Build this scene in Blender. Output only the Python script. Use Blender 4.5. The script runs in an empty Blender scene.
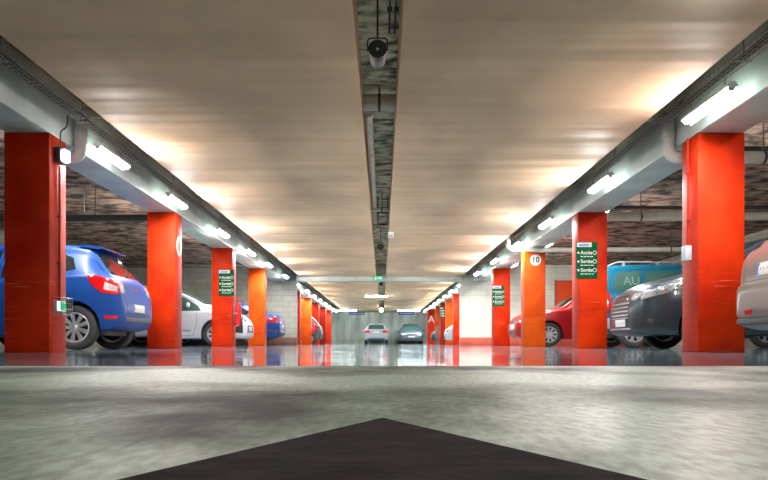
import bpy, bmesh, math, random
import numpy as np
from mathutils import Vector, Matrix
from mathutils.bvhtree import BVHTree

random.seed(7)
S = bpy.context.scene
C = S.collection
PI = math.pi

# ------------------------------------------------------------------ materials
def _n(nt, typ, **kw):
    n = nt.nodes.new(typ)
    for k, v in kw.items():
        if k in n.inputs.keys():
            n.inputs[k].default_value = v
        else:
            setattr(n, k, v)
    return n

def c4(c): return (c[0], c[1], c[2], 1.0)

def mat(name, col, rough=0.5, metal=0.0, col2=None, scale=5.0, stretch=(1, 1, 1), detail=4.0,
        bump=0.0, bscale=None, bstretch=None, rough2=None, coat=0.0, spec=0.5, lo=0.35, hi=0.65, bdist=0.02, bdetail=None, speck=0.0, loc=(0, 0, 0)):
    m = bpy.data.materials.new(name); m.use_nodes = True
    nt = m.node_tree; b = nt.nodes['Principled BSDF']
    b.inputs['Base Color'].default_value = c4(col)
    b.inputs['Roughness'].default_value = rough
    b.inputs['Metallic'].default_value = metal
    b.inputs['Coat Weight'].default_value = coat
    b.inputs['Coat Roughness'].default_value = 0.06
    b.inputs['Specular IOR Level'].default_value = spec
    tc = nt.nodes.new('ShaderNodeTexCoord')
    def noise(sc, st, det):
        mp = _n(nt, 'ShaderNodeMapping'); mp.inputs['Scale'].default_value = st; mp.inputs['Location'].default_value = loc
        nt.links.new(tc.outputs['Object'], mp.inputs['Vector'])
        no = _n(nt, 'ShaderNodeTexNoise'); no.inputs['Scale'].default_value = sc; no.inputs['Detail'].default_value = det
        nt.links.new(mp.outputs['Vector'], no.inputs['Vector'])
        return no
    if col2 is not None or rough2 is not None:
        no = noise(scale, stretch, detail)
        mr = _n(nt, 'ShaderNodeMapRange'); mr.inputs['From Min'].default_value = lo; mr.inputs['From Max'].default_value = hi
        nt.links.new(no.outputs['Fac'], mr.inputs['Value'])
        if col2 is not None:
            mx = _n(nt, 'ShaderNodeMix', data_type='RGBA')
            mx.inputs['A'].default_value = c4(col); mx.inputs['B'].default_value = c4(col2)
            nt.links.new(mr.outputs['Result'], mx.inputs['Factor'])
            res = mx.outputs['Result']
            if speck > 0:      # fine aggregate grain
                ns = noise(70.0, (1, 0.35, 1), 3)
                ms = _n(nt, 'ShaderNodeMapRange'); ms.inputs['From Min'].default_value = 0.36; ms.inputs['From Max'].default_value = 0.62
                ms.inputs['To Min'].default_value = 1.0 - speck; ms.inputs['To Max'].default_value = 1.12
                nt.links.new(ns.outputs['Fac'], ms.inputs['Value'])
                mv = nt.nodes.new('ShaderNodeVectorMath'); mv.operation = 'SCALE'
                nt.links.new(res, mv.inputs[0]); nt.links.new(ms.outputs['Result'], mv.inputs['Scale'])
                res = mv.outputs[0]
            nt.links.new(res, b.inputs['Base Color'])
        if rough2 is not None:
            m2 = _n(nt, 'ShaderNodeMapRange'); m2.inputs['To Min'].default_value = rough; m2.inputs['To Max'].default_value = rough2
            nt.links.new(mr.outputs['Result'], m2.inputs['Value'])
            nt.links.new(m2.outputs['Result'], b.inputs['Roughness'])
    if bump > 0:
        nb = noise(bscale or scale, bstretch or stretch, detail if bdetail is None else bdetail)
        bp = _n(nt, 'ShaderNodeBump'); bp.inputs['Strength'].default_value = bump; bp.inputs['Distance'].default_value = bdist
        nt.links.new(nb.outputs['Fac'], bp.inputs['Height'])
        nt.links.new(bp.outputs['Normal'], b.inputs['Normal'])
    return m

def emis(name, col, strength):
    m = bpy.data.materials.new(name); m.use_nodes = True
    nt = m.node_tree; nt.nodes.clear()
    o = nt.nodes.new('ShaderNodeOutputMaterial'); e = nt.nodes.new('ShaderNodeEmission')
    e.inputs['Color'].default_value = c4(col); e.inputs['Strength'].default_value = strength
    nt.links.new(e.outputs[0], o.inputs[0])
    return m

def block_mat(name, col, col2, mortar, axis='XZ', bw=0.42, bh=0.2, rough=0.6, stain=None):
    m = bpy.data.materials.new(name); m.use_nodes = True
    nt = m.node_tree; b = nt.nodes['Principled BSDF']; b.inputs['Roughness'].default_value = rough
    tc = nt.nodes.new('ShaderNodeTexCoord')
    sp = nt.nodes.new('ShaderNodeSeparateXYZ'); cb = nt.nodes.new('ShaderNodeCombineXYZ')
    nt.links.new(tc.outputs['Object'], sp.inputs[0])
    nt.links.new(sp.outputs[axis[0]], cb.inputs['X']); nt.links.new(sp.outputs[axis[1]], cb.inputs['Y'])
    br = nt.nodes.new('ShaderNodeTexBrick')
    br.inputs['Color1'].default_value = c4(col); br.inputs['Color2'].default_value = c4(col2); br.inputs['Mortar'].default_value = c4(mortar)
    br.inputs['Scale'].default_value = 1.0; br.inputs['Brick Width'].default_value = bw; br.inputs['Row Height'].default_value = bh
    br.inputs['Mortar Size'].default_value = 0.008; br.inputs['Mortar Smooth'].default_value = 0.3
    nt.links.new(cb.outputs[0], br.inputs['Vector'])
    no = nt.nodes.new('ShaderNodeTexNoise'); no.inputs['Scale'].default_value = 1.3; no.inputs['Detail'].default_value = 5
    nt.links.new(tc.outputs['Object'], no.inputs['Vector'])
    mx = _n(nt, 'ShaderNodeMix', data_type='RGBA', blend_type='MULTIPLY'); mx.inputs['Factor'].default_value = 0.5
    nt.links.new(br.outputs['Color'], mx.inputs['A']); nt.links.new(no.outputs['Fac'], mx.inputs['B'])
    nt.links.new(mx.outputs['Result'], b.inputs['Base Color'])
    bp = nt.nodes.new('ShaderNodeBump'); bp.inputs['Strength'].default_value = 0.6; bp.inputs['Distance'].default_value = 0.01; bp.invert = True
    nt.links.new(br.outputs['Fac'], bp.inputs['Height']); nt.links.new(bp.outputs['Normal'], b.inputs['Normal'])
    return m

def pillar_mat(name, col, col2):
    """orange enamel: cloudy tone, worn band of scratches and scuffs about bumper height"""
    m = bpy.data.materials.new(name); m.use_nodes = True
    nt = m.node_tree; b = nt.nodes['Principled BSDF']
    b.inputs['Roughness'].default_value = 0.5; b.inputs['Specular IOR Level'].default_value = 0.12
    tc = nt.nodes.new('ShaderNodeTexCoord')
    oi = nt.nodes.new('ShaderNodeObjectInfo')
    ad = nt.nodes.new('ShaderNodeVectorMath'); ad.operation = 'ADD'
    nt.links.new(tc.outputs['Object'], ad.inputs[0]); nt.links.new(oi.outputs['Location'], ad.inputs[1])
    no = nt.nodes.new('ShaderNodeTexNoise'); no.inputs['Scale'].default_value = 2.6; no.inputs['Detail'].default_value = 6
    nt.links.new(ad.outputs[0], no.inputs['Vector'])
    mr = _n(nt, 'ShaderNodeMapRange'); mr.inputs['From Min'].default_value = 0.35; mr.inputs['From Max'].default_value = 0.68
    nt.links.new(no.outputs['Fac'], mr.inputs['Value'])
    mx = _n(nt, 'ShaderNodeMix', data_type='RGBA'); mx.inputs['A'].default_value = c4(col); mx.inputs['B'].default_value = c4(col2)
    nt.links.new(mr.outputs['Result'], mx.inputs['Factor'])
    # scratches: thin horizontal streaks, only in a band of heights
    mp = _n(nt, 'ShaderNodeMapping'); mp.inputs['Scale'].default_value = (2.0, 2.0, 45.0)
    nt.links.new(ad.outputs[0], mp.inputs['Vector'])
    ns = nt.nodes.new('ShaderNodeTexNoise'); ns.inputs['Scale'].default_value = 1.6; ns.inputs['Detail'].default_value = 5
    nt.links.new(mp.outputs[0], ns.inputs['Vector'])
    r1 = _n(nt, 'ShaderNodeMapRange'); r1.inputs['From Min'].default_value = 0.62; r1.inputs['From Max'].default_value = 0.70
    nt.links.new(ns.outputs['Fac'], r1.inputs['Value'])
    sp = nt.nodes.new('ShaderNodeSeparateXYZ'); nt.links.new(tc.outputs['Object'], sp.inputs[0])
    cr = nt.nodes.new('ShaderNodeValToRGB')
    e = cr.color_ramp.elements; e[0].position = 0.10; e[0].color = (0.25, 0.25, 0.25, 1); e[1].position = 0.40; e[1].color = (0, 0, 0, 1)
    for p, v in ((0.27, 0.35), (0.30, 1.0), (0.33, 0.7), (0.36, 0.25)):
        q = e.new(p); q.color = (v, v, v, 1)
    dv = _n(nt, 'ShaderNodeMath', operation='DIVIDE'); dv.inputs[1].default_value = 2.3
    nt.links.new(sp.outputs['Z'], dv.inputs[0]); nt.links.new(dv.outputs[0], cr.inputs['Fac'])
    mu = _n(nt, 'ShaderNodeMath', operation='MULTIPLY')
    nt.links.new(r1.outputs['Result'], mu.inputs[0]); nt.links.new(cr.outputs['Color'], mu.inputs[1])
    m2 = _n(nt, 'ShaderNodeMix', data_type='RGBA'); m2.inputs['B'].default_value = (0.75, 0.38, 0.2, 1)
    mh = _n(nt, 'ShaderNodeMath', operation='MULTIPLY'); mh.inputs[1].default_value = 0.4
    nt.links.new(mu.outputs[0], mh.inputs[0]); nt.links.new(mh.outputs[0], m2.inputs['Factor'])
    nt.links.new(mx.outputs['Result'], m2.inputs['A'])
    # dark rub marks
    mp3 = _n(nt, 'ShaderNodeMapping'); mp3.inputs['Scale'].default_value = (1.2, 1.2, 22.0); mp3.inputs['Location'].default_value = (3.1, 1.7, 5.3)
    nt.links.new(ad.outputs[0], mp3.inputs['Vector'])
    n3 = nt.nodes.new('ShaderNodeTexNoise'); n3.inputs['Scale'].default_value = 1.3; n3.inputs['Detail'].default_value = 4
    nt.links.new(mp3.outputs[0], n3.inputs['Vector'])
    r3 = _n(nt, 'ShaderNodeMapRange'); r3.inputs['From Min'].default_value = 0.57; r3.inputs['From Max'].default_value = 0.7
    nt.links.new(n3.outputs['Fac'], r3.inputs['Value'])
    mu3 = _n(nt, 'ShaderNodeMath', operation='MULTIPLY'); nt.links.new(r3.outputs['Result'], mu3.inputs[0]); nt.links.new(cr.outputs['Color'], mu3.inputs[1])
    mm = _n(nt, 'ShaderNodeMix', data_type='RGBA'); mm.inputs['B'].default_value = (0.10, 0.02, 0.01, 1)
    nt.links.new(mu3.outputs[0], mm.inputs['Factor']); nt.links.new(m2.outputs['Result'], mm.inputs['A'])
    nt.links.new(mm.outputs['Result'], b.inputs['Base Color'])
    bp = nt.nodes.new('ShaderNodeBump'); bp.inputs['Strength'].default_value = 0.12; bp.inputs['Distance'].default_value = 0.01
    nt.links.new(no.outputs['Fac'], bp.inputs['Height']); nt.links.new(bp.outputs['Normal'], b.inputs['Normal'])
    return m

M = {}
M['panel'] = mat('smooth_ceiling_paint', (0.94, 0.66, 0.42), 0.6, col2=(0.70, 0.475, 0.305), scale=0.7, stretch=(1, 0.6, 1), detail=5,
                 bump=1.0, bscale=1.0, bstretch=(0.12, 1.7, 1), rough2=0.6, bdist=0.10, spec=0.02, bdetail=1.5)
M['slot'] = mat('light_painted_slot_concrete', (0.10, 0.11, 0.085), 0.9, col2=(0.80, 0.83, 0.66), scale=6.0, stretch=(0.8, 1.2, 1), detail=6,
                bump=0.8, bscale=8, bstretch=(0.5, 2.0, 1), bdist=0.05, lo=0.36, hi=0.58)  # slab strip coloured paler in place of light reaching the slot
M['slab'] = mat('rough_sprayed_concrete', (0.030, 0.019, 0.014), 0.95, col2=(0.48, 0.31, 0.225), scale=3.6, stretch=(1.0, 1.1, 1), detail=9,
                bump=1.0, bscale=8, bstretch=(0.5, 2.0, 1), bdist=0.06, lo=0.40, hi=0.62)
M['beam'] = mat('beam_paint', (0.56, 0.62, 0.57), 0.42, col2=(0.43, 0.47, 0.435), scale=1.4, detail=6, bump=0.15, bscale=3, bdist=0.02, rough2=0.55, spec=0.3)
M['floor'] = mat('polished_floor_paint', (0.20, 0.27, 0.32), 0.03, col2=(0.13, 0.18, 0.215), scale=0.8, stretch=(1, 1, 1), detail=6, rough2=0.10,
                 bump=0.02, bscale=2.0, bdist=0.01, spec=0.25)
FL = 5.7
M['floor_near'] = mat('worn_green_grey_floor', (0.24, 0.31, 0.24), 0.38, col2=(0.012, 0.015, 0.013), scale=1.9, stretch=(1, 0.6, 1), loc=(FL, 0, 0), detail=14, rough2=0.6,
                      bump=0.5, bscale=40.0, bstretch=(1, 0.4, 1), bdist=0.004, lo=0.43, hi=0.66, spec=0.12, speck=0.38)
M['arrow'] = mat('dark_floor_marking', (0.012, 0.009, 0.010), 0.95, col2=(0.022, 0.018, 0.019), scale=14, detail=6, bump=0.3, bscale=60, bdist=0.004, spec=0.05)
M['pillar'] = pillar_mat('orange_pillar_enamel', (0.58, 0.030, 0.0004), (0.40, 0.011, 0.0003))
M['pillar_lit'] = pillar_mat('lit_pillar_enamel', (0.54, 0.075, 0.002), (0.48, 0.04, 0.001))  # same pillar enamel with stronger light put into the colour
M['pillar_shaded'] = pillar_mat('shaded_pillar_enamel', (0.28, 0.014, 0.003), (0.20, 0.008, 0.002))  # same pillar enamel with shade put into the colour
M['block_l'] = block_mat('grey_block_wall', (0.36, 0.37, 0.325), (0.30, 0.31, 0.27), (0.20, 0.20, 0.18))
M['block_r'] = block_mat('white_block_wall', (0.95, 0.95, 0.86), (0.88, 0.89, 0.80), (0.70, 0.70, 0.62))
M['block_s'] = block_mat('side_block_wall', (0.45, 0.42, 0.36), (0.36, 0.34, 0.29), (0.22, 0.20, 0.18), axis='YZ')
M['conc'] = mat('stained_cast_concrete', (0.62, 0.66, 0.59), 0.7, col2=(0.36, 0.39, 0.345), scale=1.2, stretch=(1.6, 1, 0.35), detail=8, bump=0.2, bscale=5, bdist=0.02)
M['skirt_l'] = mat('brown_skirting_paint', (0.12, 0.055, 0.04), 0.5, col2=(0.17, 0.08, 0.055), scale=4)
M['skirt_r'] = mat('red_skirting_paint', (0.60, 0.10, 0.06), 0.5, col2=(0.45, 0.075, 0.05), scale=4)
M['door'] = mat('orange_door_paint', (0.80, 0.08, 0.012), 0.4, col2=(0.68, 0.06, 0.01), scale=2)
M['wire'] = mat('galvanised_wire', (0.30, 0.29, 0.25), 0.5, 0.5)
M['cable'] = mat('dark_cable', (0.035, 0.033, 0.03), 0.6)
M['pipe'] = mat('grey_drain_pipe', (0.40, 0.38, 0.34), 0.4, col2=(0.32, 0.30, 0.27), scale=6)
M['pipew'] = mat('white_painted_pipe', (0.66, 0.63, 0.56), 0.4, col2=(0.55, 0.52, 0.46), scale=5)
M['piped'] = mat('dark_pipe', (0.05, 0.045, 0.04), 0.5)
M['lampbody'] = mat('lamp_housing_white', (0.75, 0.75, 0.75), 0.4)
LS = 135.0
M['tube'] = emis('lamp_diffuser_glow', (1.0, 0.965, 0.95), LS)
M['tuben'] = emis('near_lamp_diffuser_glow', (1.0, 0.965, 0.95), LS * 0.70)  # nearest lamps set dimmer than the rest of the rows
M['tubeh'] = emis('bright_lamp_diffuser_glow', (1.0, 0.985, 0.96), LS * 1.6)
M['tubef'] = emis('far_lamp_diffuser_glow', (0.90, 1.0, 0.99), LS * 0.85)
M['bay'] = emis('added_bay_lamp_glow', (1.0, 0.95, 0.88), LS * 0.95)  # for the added lamps hidden behind the beams
M['added_baffle'] = emis('added_baffle_glow', (0.80, 1.0, 0.93), LS * 0.042)  # faint glow of the added baffle, lights the beam side
M['tube2'] = emis('end_lamp_glow', (0.86, 1.0, 1.0), LS * 0.6)
M['globe'] = emis('globe_glow', (1.0, 0.97, 0.9), 12.0)
M['bulk'] = emis('bulkhead_glow', (0.85, 0.88, 1.0), 8.0)
M['black'] = mat('black_plastic', (0.012, 0.012, 0.012), 0.45)
M['dgrey'] = mat('dark_grey_plastic', (0.04, 0.042, 0.045), 0.5)
M['mgrey'] = mat('grey_metal', (0.32, 0.34, 0.36), 0.4, 0.2)
M['lbox'] = mat('pale_blue_grey_box', (0.50, 0.58, 0.62), 0.45)
M['white'] = mat('white_enamel', (0.55, 0.55, 0.53), 0.4)
M['sgreen'] = mat('sign_green', (0.001, 0.082, 0.028), 0.6, col2=(0.001, 0.066, 0.022), scale=3, spec=0.08)
M['sgreenl'] = emis('lit_exit_sign_green', (0.02, 0.55, 0.20), 0.3)
M['slit'] = emis('lit_exit_sign_white', (0.9, 1.0, 0.95), 0.35)
M['sgreen2'] = mat('small_sign_green', (0.03, 0.42, 0.12), 0.4)
M['sblue'] = mat('sign_blue', (0.015, 0.05, 0.32), 0.4)
M['sblue2'] = mat('header_blue', (0.05, 0.15, 0.5), 0.4)
M['syellow'] = mat('header_yellow', (0.8, 0.55, 0.03), 0.4)
M['ink'] = mat('black_ink', (0.015, 0.015, 0.015), 0.5)
M['ext'] = mat('extinguisher_red', (0.62, 0.012, 0.012), 0.3, coat=0.3)
# car stuff
M['tyre'] = mat('tyre_rubber', (0.030, 0.031, 0.032), 0.65, col2=(0.05, 0.05, 0.05), scale=8)
M['rim'] = mat('alloy_silver', (0.62, 0.63, 0.65), 0.28, 0.75)
M['rimdark'] = mat('brake_dark', (0.02, 0.02, 0.022), 0.6)
M['glass'] = mat('dark_car_glass', (0.010, 0.016, 0.016), 0.06, spec=0.4)
M['glassg'] = mat('green_tinted_car_glass', (0.035, 0.085, 0.075), 0.05, spec=0.9)
M['chrome'] = mat('chrome', (0.75, 0.76, 0.78), 0.12, 0.95)
M['hlamp'] = mat('headlamp_clear', (0.40, 0.42, 0.44), 0.10, 0.3, col2=(0.14, 0.15, 0.16), scale=14, coat=0.6)
M['tred'] = mat('tail_lamp_red', (0.62, 0.008, 0.012), 0.10, col2=(0.48, 0.005, 0.008), scale=30, coat=0.8)
M['tclear'] = mat('tail_lamp_clear', (0.62, 0.56, 0.56), 0.1, col2=(0.42, 0.36, 0.36), scale=25, coat=0.8)
M['seam'] = mat('panel_gap', (0.008, 0.008, 0.009), 0.8)
M['plate'] = mat('number_plate_white', (0.66, 0.66, 0.62), 0.4)
M['platey'] = mat('number_plate_yellow', (0.65, 0.5, 0.08), 0.4)
M['plateb'] = mat('number_plate_blue', (0.02, 0.10, 0.55), 0.4)
def paint(name, col, rough=0.3, metal=0.0, coat=0.25):
    return mat(name, col, rough, metal, coat=coat, spec=0.3)
M['p_blue'] = paint('blue_car_paint', (0.003, 0.052, 0.25), 0.45, 0.0, 0.05)
M['p_white'] = paint('white_car_paint', (0.50, 0.54, 0.60))
M['p_navy'] = paint('deep_blue_car_paint', (0.005, 0.05, 0.26), 0.3, 0.2)
M['p_dark'] = paint('dark_slate_car_paint', (0.026, 0.040, 0.050), 0.28, 0.3)
M['p_graph'] = paint('graphite_car_paint', (0.075, 0.085, 0.095), 0.3, 0.4)
M['p_silver'] = paint('silver_car_paint', (0.36, 0.41, 0.47), 0.3, 0.4)
M['p_beige'] = paint('champagne_car_paint', (0.17, 0.148, 0.132), 0.3, 0.3)
M['p_red'] = paint('red_car_paint', (0.42, 0.005, 0.008), 0.28)
M['p_teal'] = paint('teal_van_paint', (0.004, 0.085, 0.15), 0.3)
M['p_slate'] = paint('blue_grey_car_paint', (0.10, 0.13, 0.17), 0.3, 0.4)

# ------------------------------------------------------------------ mesh helpers
def fin(bm, smooth=None):
    bmesh.ops.recalc_face_normals(bm, faces=bm.faces[:])
    if smooth is not None:
        for f in bm.faces: f.smooth = True
        for e in bm.edges:
            if len(e.link_faces) == 2 and e.calc_face_angle(0) > smooth: e.smooth = False
    return bm

def obj(name, bm, m, parent=None, loc=None, smooth=math.radians(38)):
    fin(bm, smooth)
    me = bpy.data.meshes.new(name); bm.to_mesh(me); bm.free()
    o = bpy.data.objects.new(name, me); C.objects.link(o)
    me.materials.append(m)
    if parent is not None: o.parent = parent
    if loc is not None: o.location = loc
    return o

def tag(o, label, cat, group=None):
    o['label'] = label; o['category'] = cat
    if group: o['group'] = group
    return o

def thing(name, label, cat, loc=(0, 0, 0), rotz=0.0, group=None):
    o = bpy.data.objects.new(name, None); C.objects.link(o)
    o.empty_display_size = 0.1
    o.location = loc; o.rotation_euler = (0, 0, rotz)
    return tag(o, label, cat, group)

def struct(name, bm, m, loc=None, parent=None):
    o = obj(name, bm, m, parent, loc)
    if parent is None: o['kind'] = 'structure'
    return o

def B(): return bmesh.new()

def box(bm, x0, x1, y0, y1, z0, z1, bev=0.0, seg=2):
    r = bmesh.ops.create_cube(bm, size=1.0)
    vs = r['verts']
    for v in vs:
        v.co = Vector((x0 + (v.co.x + .5) * (x1 - x0), y0 + (v.co.y + .5) * (y1 - y0), z0 + (v.co.z + .5) * (z1 - z0)))
    if bev > 0:
        es = list({e for v in vs for e in v.link_edges})
        bmesh.ops.bevel(bm, geom=es, offset=bev, segments=seg, profile=0.5, affect='EDGES')
    return bm

def boxm(*a, **k): return box(B(), *a, **k)

def rings(bm, loops, cap=True, closed=True):
    vr = [[bm.verts.new(p) for p in lp] for lp in loops]
    n = len(vr[0])
    for a, b in zip(vr, vr[1:]):
        for i in range(n if closed else n - 1):
            j = (i + 1) % n
            try: bm.faces.new((a[i], a[j], b[j], b[i]))
            except ValueError: pass
    if cap:
        for r in (vr[0], vr[-1]):
            try: bm.faces.new(r)
            except ValueError: pass
    return vr

def tube(bm, pts, r, seg=8, cap=True):
    pts = [Vector(p) for p in pts]
    loops = []; up = None
    for i, p in enumerate(pts):
        t = (pts[min(i + 1, len(pts) - 1)] - pts[max(i - 1, 0)]).normalized()
        if up is None:
            up = Vector((0, 0, 1)) if abs(t.z) < 0.9 else Vector((1, 0, 0))
        a = t.cross(up)
        if a.length < 1e-4: a = t.cross(Vector((0.3, 1, 0.2)))
        a.normalize(); b = a.cross(t).normalized(); up = b
        rr = r[i] if isinstance(r, (list, tuple)) else r
        loops.append([p + a * math.cos(k * 2 * PI / seg) * rr + b * math.sin(k * 2 * PI / seg) * rr for k in range(seg)])
    rings(bm, loops, cap)
    return bm

def bend(pts, rad, n=6):
    """round the corners of a polyline"""
    pts = [Vector(p) for p in pts]; out = [pts[0]]
    for a, b, c in zip(pts, pts[1:], pts[2:]):
        u = (a - b).normalized(); v = (c - b).normalized()
        p0 = b + u * rad; p2 = b + v * rad
        for k in range(n + 1):
            t = k / n
            out.append(p0 * (1 - t) ** 2 + b * 2 * t * (1 - t) + p2 * t * t)
    out.append(pts[-1]); return out

def lathe(bm, prof, axis='Z', seg=24, off=(0, 0, 0), cap=True):
    loops = []
    for r, h in prof:
        lp = []
        for k in range(seg):
            a = 2 * PI * k / seg
            u, v = r * math.cos(a), r * math.sin(a)
            p = {'Z': (u, v, h), 'Y': (u, h, v), 'X': (h, u, v)}[axis]
            lp.append(Vector(p) + Vector(off))
        loops.append(lp)
    rings(bm, loops, cap)
    return bm

def prism(bm, poly, d0, d1, plane='XZ'):
    def P(a, b, d): return {'XZ': (a, d, b), 'YZ': (d, a, b), 'XY': (a, b, d)}[plane]
    rings(bm, [[Vector(P(a, b, d0)) for a, b in poly], [Vector(P(a, b, d1)) for a, b in poly]])
    return bm

def text_bm(txt, size, depth=0.002, align='CENTER', bold=0.0):
    cu = bpy.data.curves.new('t', 'FONT'); cu.body = txt; cu.size = size; cu.extrude = depth
    cu.offset = bold; cu.align_x = align; cu.align_y = 'CENTER'; cu.resolution_u = 2
    o = bpy.data.objects.new('t', cu); C.objects.link(o)
    dg = bpy.context.evaluated_depsgraph_get()
    me = bpy.data.meshes.new_from_object(o.evaluated_get(dg))
    bm = B(); bm.from_mesh(me)
    bpy.data.objects.remove(o); bpy.data.curves.remove(cu); bpy.data.meshes.remove(me)
    return bm

def xf(bm, mtx):
    bm.transform(mtx); return bm

UPRIGHT = Matrix.Rotation(PI / 2, 4, 'X')              # text plane faces -Y
def face_x(sign):                                       # text plane faces sign*X
    return Matrix.Rotation(sign * PI / 2, 4, 'Z') @ UPRIGHT

def merge(bm, other, mtx=None):
    if mtx is not None: other.transform(mtx)
    me = bpy.data.meshes.new('m'); other.to_mesh(me); other.free()
    bm.from_mesh(me); bpy.data.meshes.remove(me); return bm

# ------------------------------------------------------------------ setting out
CAM_Z = 0.10
XL, XR = -3.48, 3.305           # inner faces of the two pillar rows
PW_L, PW_R, PD = 0.475, 0.49, 0.44
ZB = 2.30                       # underside of the edge beams
ZP = 2.46                       # underside of the smooth ceiling
ZS = 2.90                       # rough slab
Y0, Y1, YX = -13.0, 61.0, 28.2  # hall ends, cross wall
XO = 9.5
EDGE = 3.36                     # joint between worn and polished floor

struct('floor', boxm(-XO, XO, EDGE, Y1, -0.25, 0), M['floor'])
struct('floor', boxm(-XO, XO, Y0, EDGE - 0.004, -0.25, 0), M['floor_near'])
struct('ceiling', boxm(-XO, XO, Y0, Y1, ZS, ZS + 0.25), M['slab'])
for (a, b) in ((-2.93, -0.207), (0.15, 2.82)):
    struct('ceiling', boxm(a, b, Y0, YX - 0.2, ZP, ZS, 0.006), M['panel'])
    struct('ceiling', boxm(a, b, YX + 0.2, Y1, ZP, ZS, 0.006), M['panel'])
struct('ceiling', boxm(-0.207, 0.15, Y0, Y1, ZS - 0.012, ZS), M['slot'])
struct('wall_left', boxm(-XO - 0.2, -XO, Y0, Y1, 0, ZS), M['block_s'])
struct('wall_right', boxm(XO, XO + 0.2, Y0, Y1, 0, ZS), M['block_s'])
struct('wall_back', boxm(-XO, XO, Y1, Y1 + 0.25, 0, ZS), M['conc'])
struct('wall_front', boxm(-XO, XO, Y0 - 0.25, Y0, 0, ZS), M['conc'])
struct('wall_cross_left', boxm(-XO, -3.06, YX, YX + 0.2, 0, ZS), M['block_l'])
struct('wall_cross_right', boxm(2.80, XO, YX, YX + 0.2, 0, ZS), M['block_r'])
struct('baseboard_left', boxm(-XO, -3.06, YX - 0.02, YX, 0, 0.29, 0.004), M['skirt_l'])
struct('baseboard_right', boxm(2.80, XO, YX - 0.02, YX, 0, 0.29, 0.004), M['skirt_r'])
# edge beams and the cross beam
struct('trim_1', boxm(XL - PW_L, XL, Y0, YX, ZB, ZS, 0.02), M['beam'])
struct('trim_2', boxm(XR, XR + PW_R, Y0, YX, ZB, ZS, 0.02), M['beam'])
struct('trim_3', boxm(XL - PW_L, XL, YX + 0.2, Y1, ZB, ZS, 0.02), M['beam'])
struct('trim_4', boxm(XR - 0.085, XR + PW_R, YX + 0.2, Y1, ZB, ZS, 0.02), M['beam'])
struct('trim_5', boxm(-3.06, 2.80, YX - 0.2, YX + 0.2, ZB, ZS, 0.01), M['beam'])
# orange service door in the right-hand cross wall
d = struct('door_1', boxm(6.28, 7.22, YX - 0.035, YX, 0.29, 2.28, 0.006), M['door'])
b = B(); box(b, 6.20, 6.28, YX - 0.05, YX, 0.29, 2.34, 0.005); box(b, 7.22, 7.30, YX - 0.05, YX, 0.29, 2.34, 0.005); box(b, 6.28, 7.22, YX - 0.05, YX, 2.28, 2.34, 0.005)
obj('door_frame', b, M['skirt_r'], d)
b = B(); tube(b, bend([(6.36, YX - 0.035, 1.3), (6.36, YX - 0.085, 1.3), (6.48, YX - 0.085, 1.3)], 0.02), 0.011)
obj('door_handle', b, M['mgrey'], d)

# ------------------------------------------------------------------ pillars
ORD = ['nearest', 'second', 'third', 'fourth', 'fifth', 'sixth', 'seventh', 'eighth', 'ninth', 'tenth', 'eleventh', 'twelfth', 'thirteenth', 'fourteenth', 'fifteenth', 'sixteenth', 'seventeenth', 'eighteenth']
def ordin(i): return ORD[i] if i == 0 else ORD[i] + ' nearest'
RY = [8.2, 13.2, 18.2, 23.2, 35.3, 39.4, 43.2, 47.2, 51.2]
LY = [8.2, 13.2, 18.2, 23.2, 33.2, 38.4, 43.1, 48.3, 53.4]
PIL = {}
def pillar(side, i, y):
    x0 = XL - PW_L if side < 0 else XR - (0.085 if y > YX else 0) - (0.25 if (side, i) == (1, 8) else 0)
    w = PW_L if side < 0 else PW_R
    extra = {(-1, 0): 'beside blue hatchback, caged sign box on its flank', (-1, 1): 'white ring on its inner flank', (-1, 2): 'green sign and red extinguisher on it',
             (-1, 3): 'bare, before the grey block wall', (1, 0): 'grey switch box on its flank, beside beige car', (1, 1): 'large green sign on its corner',
             (1, 2): 'white disc numbered 10 near its top', (1, 3): 'green sign on it, beside the white block wall',
             (1, 8): 'white letter A near its top'}.get((side, i), 'beyond the cross beam')
    t = thing('pillar', f"square orange concrete pillar, {ordin(i)} in the {'left' if side < 0 else 'right'} row, {extra}", 'pillar', (x0 + w / 2, y + PD / 2, 0), 0,
              'orange pillars of the left row' if side < 0 else 'orange pillars of the right row')
    dark = (side, i) in ((1, 6), (-1, 7)); lit_tone = (side, i) in ((-1, 3), (1, 2), (1, 5), (1, 7), (-1, 5))  # pillar tones carry painted light and shade
    m = M['pillar_shaded'] if dark else M['pillar_lit'] if lit_tone else M['pillar']
    obj('shaft', boxm(-w / 2, w / 2, -PD / 2, PD / 2, 0, ZB, 0.012, 2), m, t)
    PIL[(side, i)] = (t, x0, x0 + w, y)
    return t
for i, y in enumerate(LY): pillar(-1, i, y)
for i, y in enumerate(RY): pillar(1, i, y)

def on(t, x, y, z):   # world point to the pillar's frame
    return (x - t.location.x, y - t.location.y, z)

# number disc "10" painted on the third right pillar
t, x0, x1, y = PIL[(1, 2)]
b = B(); lathe(b, [(0.001, 0.0), (0.125, 0.0), (0.13, 0.004), (0.13, 0.006), (0.001, 0.006)], 'Y', 32)
xf(b, Matrix.Scale(-1, 4, (0, 1, 0)))
disc = obj('number_disc', b, M['white'], t, on(t, x0 + 0.26, y, 2.02))
obj('number', xf(text_bm('10', 0.18, 0.0015, 'CENTER', 0.005), Matrix.Translation((0, -0.008, 0)) @ UPRIGHT), M['ink'], disc)
# ring on the inner flank of the second left pillar
t, x0, x1, y = PIL[(-1, 1)]
b = B(); lathe(b, [(0.105, 0.0), (0.17, 0.0), (0.17, 0.006), (0.105, 0.006), (0.105, 0.0)], 'X', 36, cap=False)
obj('number_ring', b, M['white'], t, on(t, x1, y + 0.24, 1.75))
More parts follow.
